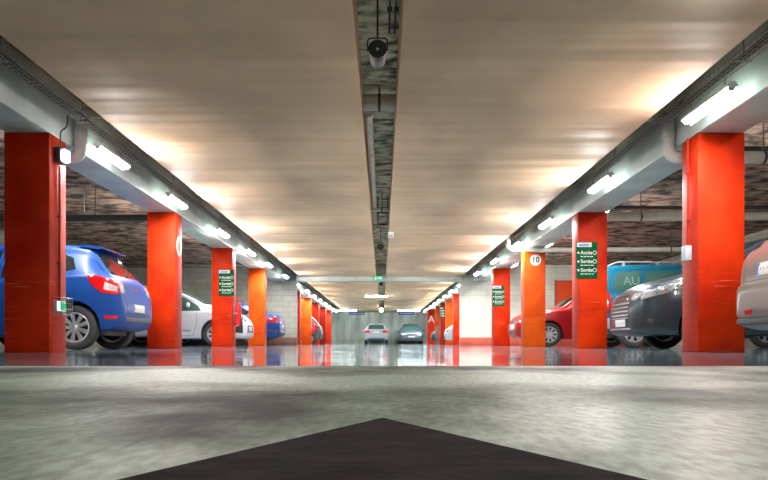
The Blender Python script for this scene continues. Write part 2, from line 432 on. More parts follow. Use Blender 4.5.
# letter A on a far right pillar
t, x0, x1, y = PIL[(1, 8)]
obj('letter', xf(text_bm('A', 0.62, 0.002), Matrix.Translation((0, -0.003, 0)) @ UPRIGHT), M['white'], t, on(t, x0 + 0.25, y, 1.62))

# conduits, boxes on the nearest pillars: things fixed to the pillars
t, x0, x1, y = PIL[(1, 0)]
g = thing('switch_box', 'small grey switch box with conduit on flank of nearest right pillar', 'electrical box', (x0, y + 0.22, 1.06))
obj('box', boxm(-0.07, 0, -0.06, 0.06, -0.08, 0.08, 0.008), M['lbox'], g)
b = B(); tube(b, [(-0.018, 0, 0.08), (-0.018, 0, 1.23)], 0.014); obj('conduit', b, M['pillar'], g)
for z in (0.35, 0.85): obj('clip', boxm(-0.036, 0, -0.03, 0.03, z, z + 0.03, 0.003), M['pillar'], g)

t, x0, x1, y = PIL[(-1, 0)]
g = thing('bulkhead_lamp', 'small lit bulkhead lamp high on flank of nearest left pillar', 'lamp', (x1, y + 0.16, 2.10))
obj('housing', boxm(0, 0.07, -0.05, 0.13, -0.08, 0.08, 0.012), M['dgrey'], g)
obj('lens', boxm(0.07, 0.12, -0.03, 0.11, -0.06, 0.06, 0.02), M['bulk'], g)
b = B(); tube(b, bend([(0.03, 0.05, 0.08), (0.03, 0.05, 0.28), (0.10, 0.05, 0.30), (0.11, 0.05, 0.45)], 0.05), 0.008); obj('cable', b, M['cable'], g)
g = thing('exit_lamp', 'caged green and white emergency exit box low on nearest left pillar', 'exit lamp', (x1, y + 0.22, 0.49))
obj('case', boxm(0.006, 0.035, -0.12, 0.12, -0.06, 0.06, 0.006), M['mgrey'], g)
obj('mounting_plate', boxm(0, 0.006, -0.125, 0.125, -0.065, 0.065, 0.002), M['mgrey'], g)
obj('panel', boxm(0.035, 0.05, -0.105, 0.105, -0.05, 0.05, 0.004), M['slit'], g)
b = B(); box(b, 0.05, 0.053, -0.06, 0.09, -0.045, 0.045); obj('pictogram', b, M['sgreenl'], g)
b = B()
for k in range(6):
    yy = -0.14 + k * 0.056; tube(b, bend([(0, yy, -0.09), (0.10, yy, -0.09), (0.10, yy, 0.09), (0, yy, 0.09)], 0.02, 3), 0.003, 5)
for zz in (-0.09, -0.03, 0.03, 0.09): tube(b, [(0.10, -0.14, zz), (0.10, 0.14, zz)], 0.003, 5)
obj('wire_cage', b, M['mgrey'], g)
b = B(); tube(b, [(0.016, 0.0, 0.06), (0.016, 0.0, 1.51)], 0.012); obj('conduit', b, M['pillar_shaded'], g)
for z in (0.45, 0.95): obj('clip', boxm(0, 0.032, -0.03, 0.03, z, z + 0.025, 0.003), M['pillar_shaded'], g)

# green direction signs
def green_sign(cx, y, cz, w, h, label, full=True):
    g = thing('direction_sign', label, 'sign', (cx, y, cz), 0, 'green direction signs on pillars')
    obj('board', boxm(-w / 2, w / 2, -0.022, 0, -h / 2, h / 2, 0.003), M['sgreen'], g)
    obj('header', boxm(-w / 2 + 0.01, w * 0.22, -0.026, -0.022, h / 2 - 0.085, h / 2 - 0.012), M['white'], g)
    obj('header_mark', boxm(-w / 2 + 0.04, w * 0.10, -0.028, -0.026, h / 2 - 0.07, h / 2 - 0.04), M['sblue2'], g)
    obj('header_mark', boxm(w * 0.12, w * 0.19, -0.028, -0.026, h / 2 - 0.075, h / 2 - 0.03), M['syellow'], g)
    lines = [('Accès', 0.20, '1'), ('Sortie', -0.04, '2'), ('Sortie', -0.28, '3')]
    for txt, fz, dig in lines:
        z = fz * h
        s = h * 0.135
        bt = xf(text_bm(txt, s, 0.001, 'LEFT', 0.0018), Matrix.Translation((-w * 0.30, -0.024, z)) @ UPRIGHT)
        obj('lettering', bt, M['white'], g)
        b = B(); lathe(b, [(s * 0.30, -0.0245), (s * 0.42, -0.0245), (s * 0.42, -0.022), (s * 0.30, -0.022), (s * 0.30, -0.0245)], 'Y', 20, (w * 0.36, 0, z), cap=False)
        obj('number_mark', b, M['white'], g)
        b = B(); lathe(b, [(0.001, -0.0245), (s * 0.22, -0.0245), (s * 0.22, -0.022)], 'Y', 12, (-w * 0.40, 0, z))
        obj('pictogram', b, M['white'], g)
        b = B(); x = -w * 0.30
        rnd = random.Random(int(z * 1000))
        while x < w * 0.26:
            l = rnd.uniform(0.02, 0.06); box(b, x, x + l, -0.024, -0.022, z - s * 0.86, z - s * 0.70); x += l + 0.012
        obj('small_print', b, M['white'], g)
    return g
green_sign(XR + 0.14, RY[1], 1.49, 0.36, 0.61, 'green direction sign on second nearest right pillar, the largest in view')
green_sign(XR + 0.14, RY[3], 1.485, 0.36, 0.61, 'green direction sign on right pillar beside the white block wall')
green_sign(XL - 0.13, LY[2], 1.49, 0.36, 0.61, 'green direction sign on third nearest left pillar above the extinguisher')
green_sign(XR - 0.06 + 0.06, RY[6], 1.75, 0.20, 0.58, 'tiny far green direction sign on seventh nearest right pillar')

# extinguishers
def extinguisher(x, y, z, label):
    g = thing('fire_extinguisher', label, 'fire extinguisher', (x, y, z), 0, 'red fire extinguishers on the left pillars')
    b = B(); lathe(b, [(0.002, 0), (0.07, 0), (0.082, 0.02), (0.082, 0.40), (0.074, 0.46), (0.05, 0.50), (0.026, 0.52), (0.022, 0.545), (0.002, 0.545)], 'Z', 20, (0.10, 0, 0))
    obj('cylinder', b, M['ext'], g)
    b = B(); box(b, 0.06, 0.14, -0.02, 0.02, 0.545, 0.585, 0.006); box(b, 0.10, 0.20, -0.012, 0.012, 0.585, 0.60, 0.003); box(b, 0.10, 0.19, -0.012, 0.012, 0.625, 0.64, 0.003); box(b, 0.09, 0.11, -0.012, 0.012, 0.585, 0.64, 0.003)
    obj('valve_handle', b, M['ext'], g)
    b = B(); tube(b, bend([(0.12, -0.02, 0.565), (0.22, -0.04, 0.56), (0.22, -0.05, 0.25), (0.20, -0.05, 0.08)], 0.05), 0.012)
    tube(b, [(0.20, -0.05, 0.16), (0.195, -0.05, -0.06)], [0.018, 0.03], 10)
    obj('hose', b, M['black'], g)
    b = B(); box(b, 0, 0.018, -0.03, 0.03, 0.08, 0.50, 0.003); box(b, 0, 0.10, -0.088, -0.083, 0.27, 0.30); box(b, 0, 0.10, 0.083, 0.088, 0.27, 0.30)
    obj('mounting_bracket', b, M['mgrey'], g)
    return g
extinguisher(XL, LY[2] + 0.20, 0.50, 'red fire extinguisher hung on third nearest left pillar before white car')
extinguisher(XL, LY[5] + 0.20, 0.55, 'tiny far red fire extinguisher on sixth nearest left pillar')

# ------------------------------------------------------------------ lamps along the beams
def tube_lamp(x, y, label, group, ang=0.0, z=2.36, L=1.08, up=2.50, m='tube', rod=True, added_baffle=0):
    g = thing('tube_lamp', label, 'ceiling lamp', (x, y, z), ang, group)
    b = B(); prism(b, [(-0.050, -0.006), (-0.046, 0.02), (-0.026, 0.045), (0.026, 0.045), (0.046, 0.02), (0.050, -0.006)], -L / 2, L / 2, 'XZ')
    obj('housing', b, M['lampbody'], g)
    b = B(); pr = [(0.031 * math.cos(a), -0.008 + 0.031 * math.sin(a)) for a in [math.radians(178 + k * 184 / 13) for k in range(14)]]
    prism(b, pr, -L / 2 + 0.03, L / 2 - 0.03, 'XZ')
    obj('diffuser', b, M[m], g)
    if added_baffle:  # added baffle: screens the beam from the tube and glows weakly onto it
        obj('added_glow_baffle', boxm(added_baffle * 0.044, added_baffle * 0.050, -L / 2 + 0.02, L / 2 - 0.02, -0.052, -0.004), M['added_baffle'], g)
    for s in (-1, 1):
        b = B(); pr2 = [(a * 0.98, q * 0.98) for a, q in pr]
        prism(b, pr2 + [(0.03, 0.046), (-0.03, 0.046)], s * L / 2 - s * 0.03, s * (L / 2 - 0.012), 'XZ')
        obj('end_cap', b, M['white'], g)
        if rod:
            b = B(); tube(b, [(0, s * L * 0.36, 0.042), (0, s * L * 0.36, up - z)], 0.006, 6)
            obj('hanger', b, M['wire'], g)
    return g
LXL, LXR = -3.265, 3.09
left_y = [9.52, 12.5, 16.08, 19.5, 22.65, 26.6, 30.6, 34.2, 37.8, 41.4, 45.0, 48.6, 52.2, 55.8]
right_y = [7.45, 11.12, 14.76, 18.05, 21.55, 25.4, 30.6, 34.2, 37.8, 41.4, 45.0, 48.6, 52.2, 55.8]
for i, y in enumerate(left_y):
    tube_lamp(LXL, y, f'lit white tube lamp under left cable tray, {ordin(i)} of the left row', 'tube lamps along the left beam', added_baffle=-1, m='tubef' if y > 40 else 'tuben' if y < 10 else 'tube')
for i, y in enumerate(right_y):
    xx = LXR - (0.06 if y > YX else 0)
    tube_lamp(xx, y, f'lit white tube lamp under right cable tray, {ordin(i)} of the right row', 'tube lamps along the right beam', added_baffle=1, m='tubeh' if 24 < y < 28 else 'tubef' if y > 40 else 'tuben' if y < 8 else 'tube')
for i, y in enumerate((-0.4, -4.5)):  # added out of frame to light the near ceiling and pillar fronts
    tube_lamp(LXR, y, 'unseen lit tube lamp added along right beam before the nearest right pillar', 'added tube lamps out of view, right')
for i, y in enumerate((2.0, -2.5)):  # added out of frame to brighten the nearest left pillar
    tube_lamp(LXL, y, 'unseen lit tube lamp added along left beam before the nearest left pillar', 'added tube lamps out of view, left')
for i, y in enumerate((5.7, 10.7, 15.7, 20.7, 25.7, 33.0, 38.0, 43.0, 48.0, 53.0)):  # added lamps, hidden by the beams, fill the bays with light
    for sx, nm in ((-1, 'left'), (1, 'right')):
        if sx < 0 and i == 0: continue
        tube_lamp(sx * 4.35, y, f'added unseen tube lamp behind the {nm} beam lighting the parking bays, {ordin(i if sx > 0 else i - 1)}', f'added bay lamps behind the {nm} beam', 0.0, 2.66, 1.2, ZS, 'bay')
# lamps across the far end of the aisle
tube_lamp(-2.5, 56.0, 'long lit tube lamp left at the far end, above silver car', None, PI / 2, 2.41, 1.35, 2.46, 'tube2')
tube_lamp(1.92, 56.0, 'long lit tube lamp at the far end, above dark car', None, PI / 2, 2.41, 1.6, 2.46, 'tube2')
tube_lamp(-0.28, 38.8, 'lit tube lamp across the ceiling slot beyond the cross beam', None, PI / 2, 2.41, 1.1, 2.46, 'tube2')
g = thing('globe_lamp', 'round lit globe lamp hanging before the far wall', 'lamp', (-0.04, 50.4, 2.20))
b = B(); bmesh.ops.create_uvsphere(b, u_segments=20, v_segments=12, radius=0.13); obj('globe', b, M['globe'], g)
b = B(); tube(b, [(0, 0, 0.12), (0, 0, ZS - 0.0125 - 2.20)], 0.02); obj('hanging_stem', b, M['dgrey'], g)

# ------------------------------------------------------------------ cable trays
def tray(x0, x1, ya, yb, label):
    g = thing('cable_tray', label, 'cable tray', ((x0 + x1) / 2, ya, 2.515), 0, 'wire basket cable trays')
    w = (x1 - x0) / 2; L = yb - ya
    b = B()
    for (xx, zz) in ((-w, 0), (-w / 3, 0), (w / 3, 0), (w, 0), (-w, 0.055), (w, 0.055)):
        tube(b, [(xx, 0, zz), (xx, L, zz)], 0.0035, 5)
    st = 0.10 if ya < 20 else 0.3
    k = 0.05
    while k < L:
        tube(b, [(-w, k, 0.055), (-w, k, 0), (w, k, 0), (w, k, 0.055)], 0.0032, 4); k += st
    obj('wire_basket', b, M['wire'], g)
    for j in range(4):
        b = B(); pts = []; n = int(L / 1.2); rnd = random.Random(j + int(ya * 10))
        for q in range(n + 1):
            pts.append((-w * 0.6 + j * w * 0.4 + rnd.uniform(-0.008, 0.008), L * q / n, 0.014 + 0.006 * (j % 2) + rnd.uniform(0, 0.012)))
        tube(b, pts, 0.009 + 0.003 * (j % 3), 6); obj('cable', b, M['cable'], g)
    k = 0.7
    while k < L:
        b = B(); tube(b, [(0, k, -0.004), (0, k, ZS - 2.515)], 0.007, 6); box(b, -w - 0.01, w + 0.01, k - 0.015, k + 0.015, -0.012, -0.003)
        obj('hanger', b, M['wire'], g); k += 1.85
    return g
tray(-3.325, -3.205, -12.5, YX - 0.02 - 0.01, 'long wire cable tray above the left lamp row, before cross beam')
tray(3.03, 3.15, -12.5, YX - 0.02 - 0.01, 'long wire cable tray above the right lamp row, before cross beam')
tray(-3.325, -3.205, YX + 0.25, 60.5, 'far wire cable tray along left beam beyond cross beam')
tray(2.97, 3.09, YX + 0.25, 60.5, 'far wire cable tray along right beam beyond cross beam')

# ------------------------------------------------------------------ pipes
def pipe(pts, r, m, label, brad=0.12, hang=(), couplings=()):
    p0 = Vector(pts[0])
    g = thing('pipe', label, 'pipe', p0)
    b = B(); tube(b, [Vector(p) - p0 for p in bend(pts, brad, 7)], r, 14); obj('run', b, M[m], g)
    for (a, c) in couplings:
        a = Vector(a) - p0; c = Vector(c) - p0
        b = B(); tube(b, [a, c], r * 1.13, 14); obj('coupling', b, M[m], g)
    for h in hang:
        q = Vector(h) - p0; b = B()
        tube(b, [q + Vector((0, 0, r)), Vector((q.x, q.y, ZS - p0.z))], 0.008, 6)
        lathe(b, [(r * 1.02, -0.015), (r * 1.1, -0.015), (r * 1.1, 0.015), (r * 1.02, 0.015), (r * 1.02, -0.015)], 'X', 14, q, cap=False)
        obj('hanger', b, M['piped'], g)
    return g
pipe([(-2.70, 8.86, 2.70), (-3.405, 8.86, 2.70), (-3.405, 8.86, 2.19), (-9.4, 8.86, 2.17)], 0.072, 'pipe',
     'grey drain pipe elbowing down beside the nearest left pillar', 0.13, [(-5.5, 8.86, 2.18), (-8, 8.86, 2.18)], [((-3.405, 8.86, 2.44), (-3.405, 8.86, 2.50))])
pipe([(2.60, 8.84, 2.66), (3.232, 8.84, 2.66), (3.232, 8.84, 2.19), (9.4, 8.84, 2.19)], 0.07, 'pipew',
     'pale drain pipe elbowing down behind the nearest right pillar', 0.12, [(4.3, 8.84, 2.19), (6.5, 8.84, 2.19)], [((3.232, 8.84, 2.40), (3.232, 8.84, 2.45))])
pipe([(2.88, 17.93, 2.72), (2.88, 17.93, 2.225), (9.4, 17.93, 2.235)], 0.055, 'pipew',
     'white pipe crossing the right bays in front of pillar numbered 10', 0.12, [(4.6, 17.93, 2.228), (6.6, 17.93, 2.23)], [((3.6, 17.93, 2.226), (3.7, 17.93, 2.226))])
pipe([(4.0, 13.95, 2.34), (9.4, 13.95, 2.36)], 0.075, 'pipew', 'thick pale pipe under the rough ceiling behind second right pillar', 0.1,
     [(4.6, 13.95, 2.34), (6.4, 13.95, 2.35), (8.2, 13.95, 2.355)], [((5.3, 13.95, 2.345), (5.42, 13.95, 2.345))])
pipe([(4.0, 13.7, 2.46), (9.4, 13.7, 2.46)], 0.03, 'piped', 'thin dark pipe above the thick pale pipe behind second right pillar', 0.1, [(5.4, 13.7, 2.46), (7.3, 13.7, 2.46)])
pipe([(3.9, 9.4, 2.42), (9.4, 9.4, 2.42)], 0.035, 'piped', 'dark pipe under the rough ceiling behind nearest right pillar', 0.1, [(4.7, 9.4, 2.42), (7.0, 9.4, 2.42)])
pipe([(4.0, 13.3, 2.10), (6.2, 13.3, 2.12), (6.2, 15.5, 2.12)], 0.04, 'pipew', 'narrow pale pipe bending beside beige car, under rough ceiling', 0.1, [(4.8, 13.3, 2.105)]) if False else None
pipe([(-4.0, 13.95, 2.32), (-9.4, 13.95, 2.30)], 0.06, 'piped', 'dark pipe crossing the left bays above the blue hatchback', 0.1, [(-5.1, 13.95, 2.316), (-5.3, 13.95, 2.315), (-7.4, 13.95, 2.31)])
pipe([(-4.0, 22.4, 2.30), (-9.4, 22.4, 2.30)], 0.06, 'piped', 'dark pipe crossing the left bays above the white car', 0.1, [(-4.8, 22.4, 2.30), (-7.0, 22.4, 2.30)])
pipe([(-4.0, 10.2, 2.55), (-9.4, 10.2, 2.55)], 0.04, 'piped', 'thin dark pipe close under rough ceiling behind nearest left pillar', 0.1, [(-5.6, 10.2, 2.55), (-7.4, 10.2, 2.55)])
# things in the central ceiling slot
pipe([(-0.145, 8.75, 2.66), (-0.145, 16.3, 2.66)], 0.045, 'pipew', 'pale pipe running lengthwise in the central ceiling slot', 0.1, [(-0.145, 10.5, 2.66), (-0.145, 14, 2.66)])
pipe([(-0.205, 8.55, 2.72), (0.148, 8.55, 2.72)], 0.09, 'pipew', 'thick pale pipe crossing the central ceiling slot', 0.1, [(-0.03, 8.55, 2.72)])
pipe([(-0.205, 14.6, 2.57), (0.148, 14.6, 2.57)], 0.03, 'pipew', 'thin pale pipe crossing the central ceiling slot near the small white box', 0.1, [(0.0, 14.6, 2.57)])
for i, (xx, zz, yy) in enumerate(((0.065, 2.865, -2.0), (0.12, 2.865, -2.0))):
    b = B(); rnd = random.Random(i)
    tube(b, [(xx + rnd.uniform(-0.008, 0.008), yy - 4 + k * 1.0, zz + rnd.uniform(-0.012, 0.012)) for k in range(14)], 0.008, 6)
    cb = obj('cable', b, M['cable'], None)
    for yc in (-5, -2, 1, 4, 6.5): obj('hanging_clip', boxm(xx - 0.02, xx + 0.02, yc, yc + 0.02, 2.853, ZS - 0.0125, 0.002), M['piped'], cb)
    tag(cb, 'dark cable strung along the right side of central ceiling slot, ' + ('left' if i == 0 else 'right') + ' one of two', 'cable', 'cables in the ceiling slot')
b = B()
for yy in (14.9, 16.4): box(b, -0.10, 0.13, yy, yy + 0.04, 2.56, 2.60)
for xx in (-0.10, 0.09): box(b, xx, xx + 0.04, 14.9, 16.44, 2.56, 2.60)
for xx in (-0.09, 0.10):
    for yy in (14.91, 16.41): box(b, xx, xx + 0.02, yy, yy + 0.02, 2.60, ZS)
tag(obj('support_frame', b, M['piped'], None), 'dark metal frame hung in the central ceiling slot', 'frame')

def speaker(y, z, label):
    g = thing('loudspeaker', label, 'loudspeaker', (-0.035, y, z), 0, 'round loudspeakers in the ceiling slot')
    b = B(); lathe(b, [(0.001, 0.0), (0.066, 0.0), (0.068, 0.05), (0.062, 0.05), (0.062, 0.25), (0.05, 0.27), (0.001, 0.27)], 'Y', 24); obj('body', b, M['dgrey'], g)
    b = B(); lathe(b, [(0.069, 0.06), (0.073, 0.055), (0.073, -0.015), (0.064, -0.02), (0.05, -0.006), (0.02, -0.004), (0.012, -0.012), (0.001, -0.014)], 'Y', 24); obj('grille', b, M['black'], g)
    b = B(); lathe(b, [(0.001, -0.019), (0.008, -0.018), (0.009, -0.012)], 'Y', 10); obj('centre_stud', b, M['white'], g)
    b = B(); tube(b, bend([(-0.078, 0.03, 0), (-0.078, 0.03, 0.10), (0.078, 0.03, 0.10), (0.078, 0.03, 0)], 0.03), 0.006, 6); obj('yoke', b, M['black'], g)
    b = B(); tube(b, [(0, 0.03, 0.10), (0, 0.03, ZS - 0.0125 - z)], 0.008, 6); obj('hanging_rod', b, M['black'], g)
    return g
speaker(6.15, 2.40, 'black round loudspeaker in the ceiling slot, nearest and largest')
speaker(18.8, 2.40, 'black round loudspeaker in the ceiling slot before the cross beam, small')
speaker(31.0, 2.42, 'tiny black round loudspeaker just beyond the cross beam')
g = thing('detector_box', 'small white detector box under ceiling right of the central slot', 'detector', (0.19, 16.7, ZP))
obj('case', boxm(-0.06, 0.06, -0.05, 0.05, -0.12, 0, 0.012), mat('detector_white', (0.92, 0.92, 0.92), 0.4), g)
obj('lens', boxm(-0.04, 0.04, -0.056, -0.05, -0.11, -0.07, 0.002), M['lbox'], g)

# exit sign on the cross beam
g = thing('exit_sign', 'small green lit exit sign on the middle of the cross beam', 'exit sign', (-0.14, YX - 0.2, 2.40))
obj('case', boxm(-0.18, 0.18, -0.05, 0, -0.09, 0.09, 0.006), M['white'], g)
obj('panel', boxm(-0.165, 0.165, -0.054, -0.05, -0.075, 0.075), M['sgreenl'], g)
b = B(); prism(b, [(-0.02, -0.015), (0.06, -0.015), (0.06, -0.045), (0.13, 0.0), (0.06, 0.045), (0.06, 0.015), (-0.02, 0.015)], -0.057, -0.054); obj('arrow', b, M['slit'], g)
b = B(); lathe(b, [(0.001, -0.057), (0.013, -0.057), (0.013, -0.054)], 'Y', 10, (-0.085, 0, 0.04)); prism(b, [(-0.11, 0.022), (-0.07, 0.022), (-0.055, -0.005), (-0.075, -0.02), (-0.06, -0.06), (-0.085, -0.06), (-0.095, -0.025), (-0.125, -0.05), (-0.13, -0.03), (-0.105, -0.005)], -0.057, -0.054)
obj('running_figure', b, M['slit'], g)
# blue hanging signs at the far end
for x, lab in ((-1.75, 'far blue hanging sign left of silver car, under the ceiling'), (1.72, 'far blue hanging sign above the dark car')):
    g = thing('hanging_sign', lab, 'sign', (x, 55.2, 2.16))
    obj('board', boxm(-0.55, 0.55, -0.02, 0.02, -0.10, 0.10, 0.004), M['sblue'], g)
    b = B(); rnd = random.Random(int(x * 10)); xx = -0.45
    while xx < 0.25:
        l = rnd.uniform(0.05, 0.13); box(b, xx, xx + l, -0.023, -0.02, -0.03, 0.03); xx += l + 0.03
    obj('lettering', b, M['lbox'], g)
    b = B(); prism(b, [(0.33, -0.02), (0.42, -0.02), (0.42, -0.05), (0.49, 0), (0.42, 0.05), (0.42, 0.02), (0.33, 0.02)], -0.023, -0.02); obj('arrow', b, M['lbox'], g)
    for s in (-0.4, 0.4):
        b = B(); tube(b, [(s, 0, 0.10), (s, 0, ZP - 2.16)], 0.008, 6); obj('rod', b, M['wire'], g)
# grey pay post between far right pillars
g = thing('bollard', 'plain grey metal post standing by the far right pillars', 'post', (3.13, 44.9, 0))
obj('column', boxm(-0.09, 0.09, -0.09, 0.09, 0, 1.02, 0.015), mat('post_grey', (0.10, 0.09, 0.09), 0.5), g)
obj('cap', boxm(-0.10, 0.10, -0.10, 0.10, 1.02, 1.06, 0.012), M['dgrey'], g)

# arrow on the floor
b = B(); prism(b, [(0.001, 1.035), (0.30, 0.30), (0.09, 0.30), (0.09, -0.6), (-0.09, -0.6), (-0.09, 0.30), (-0.30, 0.30)], 0.0, 0.0012, 'XY')
tag(obj('floor_arrow', b, M['arrow'], None), 'dark arrow painted on the worn floor, its tip pointing away', 'floor marking')

# ------------------------------------------------------------------ cars
def pchip(xs, ys):
    xs = np.array(xs, float); ys = np.array(ys, float)
    h = np.diff(xs); dl = np.diff(ys) / h; n = len(xs); d = np.zeros(n)
    for i in range(1, n - 1):
        if dl[i - 1] * dl[i] > 0:
            w1 = 2 * h[i] + h[i - 1]; w2 = h[i] + 2 * h[i - 1]
            d[i] = (w1 + w2) / (w1 / dl[i - 1] + w2 / dl[i])
    d[0] = dl[0]; d[-1] = dl[-1]
    def f(x):
        x = min(max(x, xs[0]), xs[-1]); i = min(max(int(np.searchsorted(xs, x) - 1), 0), n - 2)
        t = (x - xs[i]) / h[i]
        return float(ys[i] * (1 + 2 * t) * (1 - t) ** 2 + h[i] * d[i] * t * (1 - t) ** 2 + ys[i + 1] * t * t * (3 - 2 * t) + h[i] * d[i + 1] * t * t * (t - 1))
    return f

def curve(pts): return pchip([p[0] for p in pts], [p[1] for p in pts])

class Car:
    def __init__(s, name, label, cat, loc, rot, paintm, spec, group=None):
        s.sp = spec; s.L = spec['L']; s.hw = spec['W'] / 2; s.pm = M[paintm]
        s.root = thing(name, label, cat, (loc[0], loc[1], 0), rot, group)
        s.body()
    def X(s, f): return s.L / 2 - f           # f metres from the nose -> local x
    def body(s):
        sp = s.sp; top = curve(sp['top']); belt = curve(sp['belt']); bot = curve(sp['bot']); wid = curve(sp['wid']); tw = curve(sp['tw'])
        R = sp['arch']; zc = sp['wr']; L = s.L
        fs = set([0.0, 0.006, 0.02, 0.04, 0.07, 0.1, L, L - 0.006, L - 0.02, L - 0.04, L - 0.07, L - 0.1])
        k = 0.13
        while k < L - 0.12: fs.add(round(k, 4)); k += 0.04
        for a in sp['axles']:
            for q in range(17):
                fs.add(round(a + R * math.cos(PI * q / 16), 4))
            fs.add(round(a + R + 0.002, 4)); fs.add(round(a - R - 0.002, 4))
        fs = sorted(fs); loops = []
        for f in fs:
            zb = bot(f); zt = top(f); zl = zb
            for a in sp['axles']:
                if abs(f - a) < R + 0.0005: zl = max(zl, zc + math.sqrt(max(R * R - (f - a) ** 2, 0)))
            zbe = min(belt(f), zt - 0.012); w = wid(f) * s.hw; wt = min(tw(f) * s.hw, w * 0.97)
            zl = min(zl, zbe - 0.04)
            def side(z):   # half-width against height below the shoulder
                u = (z - zb) / max(zbe - zb, 0.05)
                return w * (0.955 + 0.045 * math.sin(PI * min(max(0.15 + 0.7 * u, 0), 1)) ** 0.8 - 0.018 * max(0, u - 0.72) / 0.28 - (0.03 * max(0, 0.12 - u) / 0.12))
            half = [(0, zl), (0.5 * w, zl), (side(zl) - 0.035, zl)]
            for u in (0.0, 0.06, 0.15, 0.3, 0.45, 0.58, 0.68, 0.76, 0.84, 0.92, 1.0):
                z = zl + 0.012 + (zbe - zl - 0.012) * u; half.append((side(z), z))
            ws = side(zbe); dz = zt - zbe; r = min(0.10, dz * 0.55)
            half.append((ws - 0.012, zbe + min(0.008, dz * 0.2)))
            for u in (0.1, 0.3, 0.5, 0.7, 0.9, 1.0):
                z = zbe + 0.01 + (dz - r - 0.01) * u if dz > 0.03 else zbe + (dz - r) * u
                y = (ws - 0.014) + (wt - ws + 0.014) * (u ** 1.25 if dz > 0.1 else u)
                half.append((y, max(z, half[-1][1] + 0.0006)))
            cr = sp.get('crown', 0.035)
            for a in (22, 45, 68):
                a = math.radians(a); half.append((wt - min(0.09, wt * .3) * (1 - math.cos(a)), zt - r + (r - 0.004) * math.sin(a)))
            for u, q in ((0.66, 0.55), (0.35, 0.85), (0.0, 1.0)):
                half.append((wt * u, zt + cr * q * min(1, dz / 0.1 + 0.35)))
            x = s.X(f)
            lp = [Vector((x, y, z)) for y, z in half] + [Vector((x, -y, z)) for y, z in half[-2:0:-1]]
            loops.append(lp)
        bm = B(); rings(bm, loops)
        bmesh.ops.recalc_face_normals(bm, faces=bm.faces[:])
        bm.normal_update()
        s.bvh = BVHTree.FromBMesh(bm)
        s.bodyo = obj('body', bm, s.pm, s.root, smooth=math.radians(48))
        # dark floor pan and axles between the wheels
        b = B(); box(b, s.X(L - 0.35), s.X(0.35), -s.hw * 0.62, s.hw * 0.62, 0.20, 0.42, 0.03)
        for a in sp['axles']: tube(b, [(s.X(a), -s.hw + 0.14, zc), (s.X(a), s.hw - 0.14, zc)], 0.04, 8)
        for a in sp['axles']: box(b, s.X(a) - R * 0.9, s.X(a) + R * 0.9, -s.hw * 0.62, s.hw * 0.62, 0.3, zc + R * 0.97)
        obj('underbody', b, M['black'], s.root)
    def ray(s, view, a, z):
        if view == 'front': o, d = (4, a, z), (-1, 0, 0)
        elif view == 'rear': o, d = (-4, a, z), (1, 0, 0)
        elif view == 'left': o, d = (a, 3, z), (0, -1, 0)
        elif view == 'right': o, d = (a, -3, z), (0, 1, 0)
        else: o, d = (a, z, 4), (0, 0, -1)
        h = s.bvh.ray_cast(Vector(o), Vector(d))
        if h[0] is None: return None
        n = h[1].normalized()
        if n.dot(Vector(d)) > 0: n = -n
        return h[0], n, Vector(d)
    def patch(s, name, view, top, bot, m, off=0.004, n=18, mrows=8, parent=None, sink=0.012):
        """a panel that lies on the body, ruled between two polylines seen in one view"""
        def res(pl, n):
            P = [Vector((p[0], p[1])) for p in pl]
            if len(P) == 1: return [P[0]] * (n + 1)
            ds = [0]
            for a, b in zip(P, P[1:]): ds.append(ds[-1] + max((b - a).length, 1e-6))
            out = []
            for k in range(n + 1):
                t = ds[-1] * k / n; i = 0
                while i < len(P) - 2 and ds[i + 1] < t: i += 1
                u = (t - ds[i]) / (ds[i + 1] - ds[i]); out.append(P[i].lerp(P[i + 1], u))
            return out
        T = res(top, n); Q = res(bot, n); bm = B(); grid = []; low = []
        for j in range(mrows + 1):
            r1 = []; r2 = []
            for i in range(n + 1):
                p = T[i].lerp(Q[i], j / mrows)
                h = s.ray(view, p.x, p.y)
                if h is None: r1.append(None); r2.append(None); continue
                loc, nn, dd = h
                nn = (nn * 0.5 - dd * 0.5).normalized()
                edge = min(i, n - i, j, mrows - j) == 0
                r1.append(bm.verts.new(loc + nn * (off * (0.55 if edge else 1.0)))); r2.append(bm.verts.new(loc + dd * sink))
            grid.append(r1); low.append(r2)
        def F(*v):
            if any(q is None for q in v): return
            try: bm.faces.new(v)
            except ValueError: pass
        for j in range(mrows):
            for i in range(n):
                F(grid[j][i], grid[j][i + 1], grid[j + 1][i + 1], grid[j + 1][i])
                F(low[j][i], low[j + 1][i], low[j + 1][i + 1], low[j][i + 1])
        for i in range(n):
            F(grid[0][i], low[0][i], low[0][i + 1], grid[0][i + 1]); F(grid[-1][i], grid[-1][i + 1], low[-1][i + 1], low[-1][i])
        for j in range(mrows):
            F(grid[j][0], grid[j + 1][0], low[j + 1][0], low[j][0]); F(grid[j][-1], low[j][-1], low[j + 1][-1], grid[j + 1][-1])
        loose = [v for v in bm.verts if not v.link_faces]
        bmesh.ops.delete(bm, geom=loose, context='VERTS')
        bmesh.ops.remove_doubles(bm, verts=bm.verts[:], dist=1e-5)
        return obj(name, bm, m, parent or s.root)
    def sidep(s, name, top, bot, m, sides=('left', 'right'), **k):
        """top/bot polylines given as (f, z)"""
        r = []
        for v in sides:
            r.append(s.patch(name, v, [(s.X(f), z) for f, z in top], [(s.X(f), z) for f, z in bot], m, **k))
        return r
    def mirp(s, name, view, top, bot, m, **k):
        return [s.patch(name, view, [(q * y, z) for y, z in top], [(q * y, z) for y, z in bot], m, **k) for q in (1, -1)]
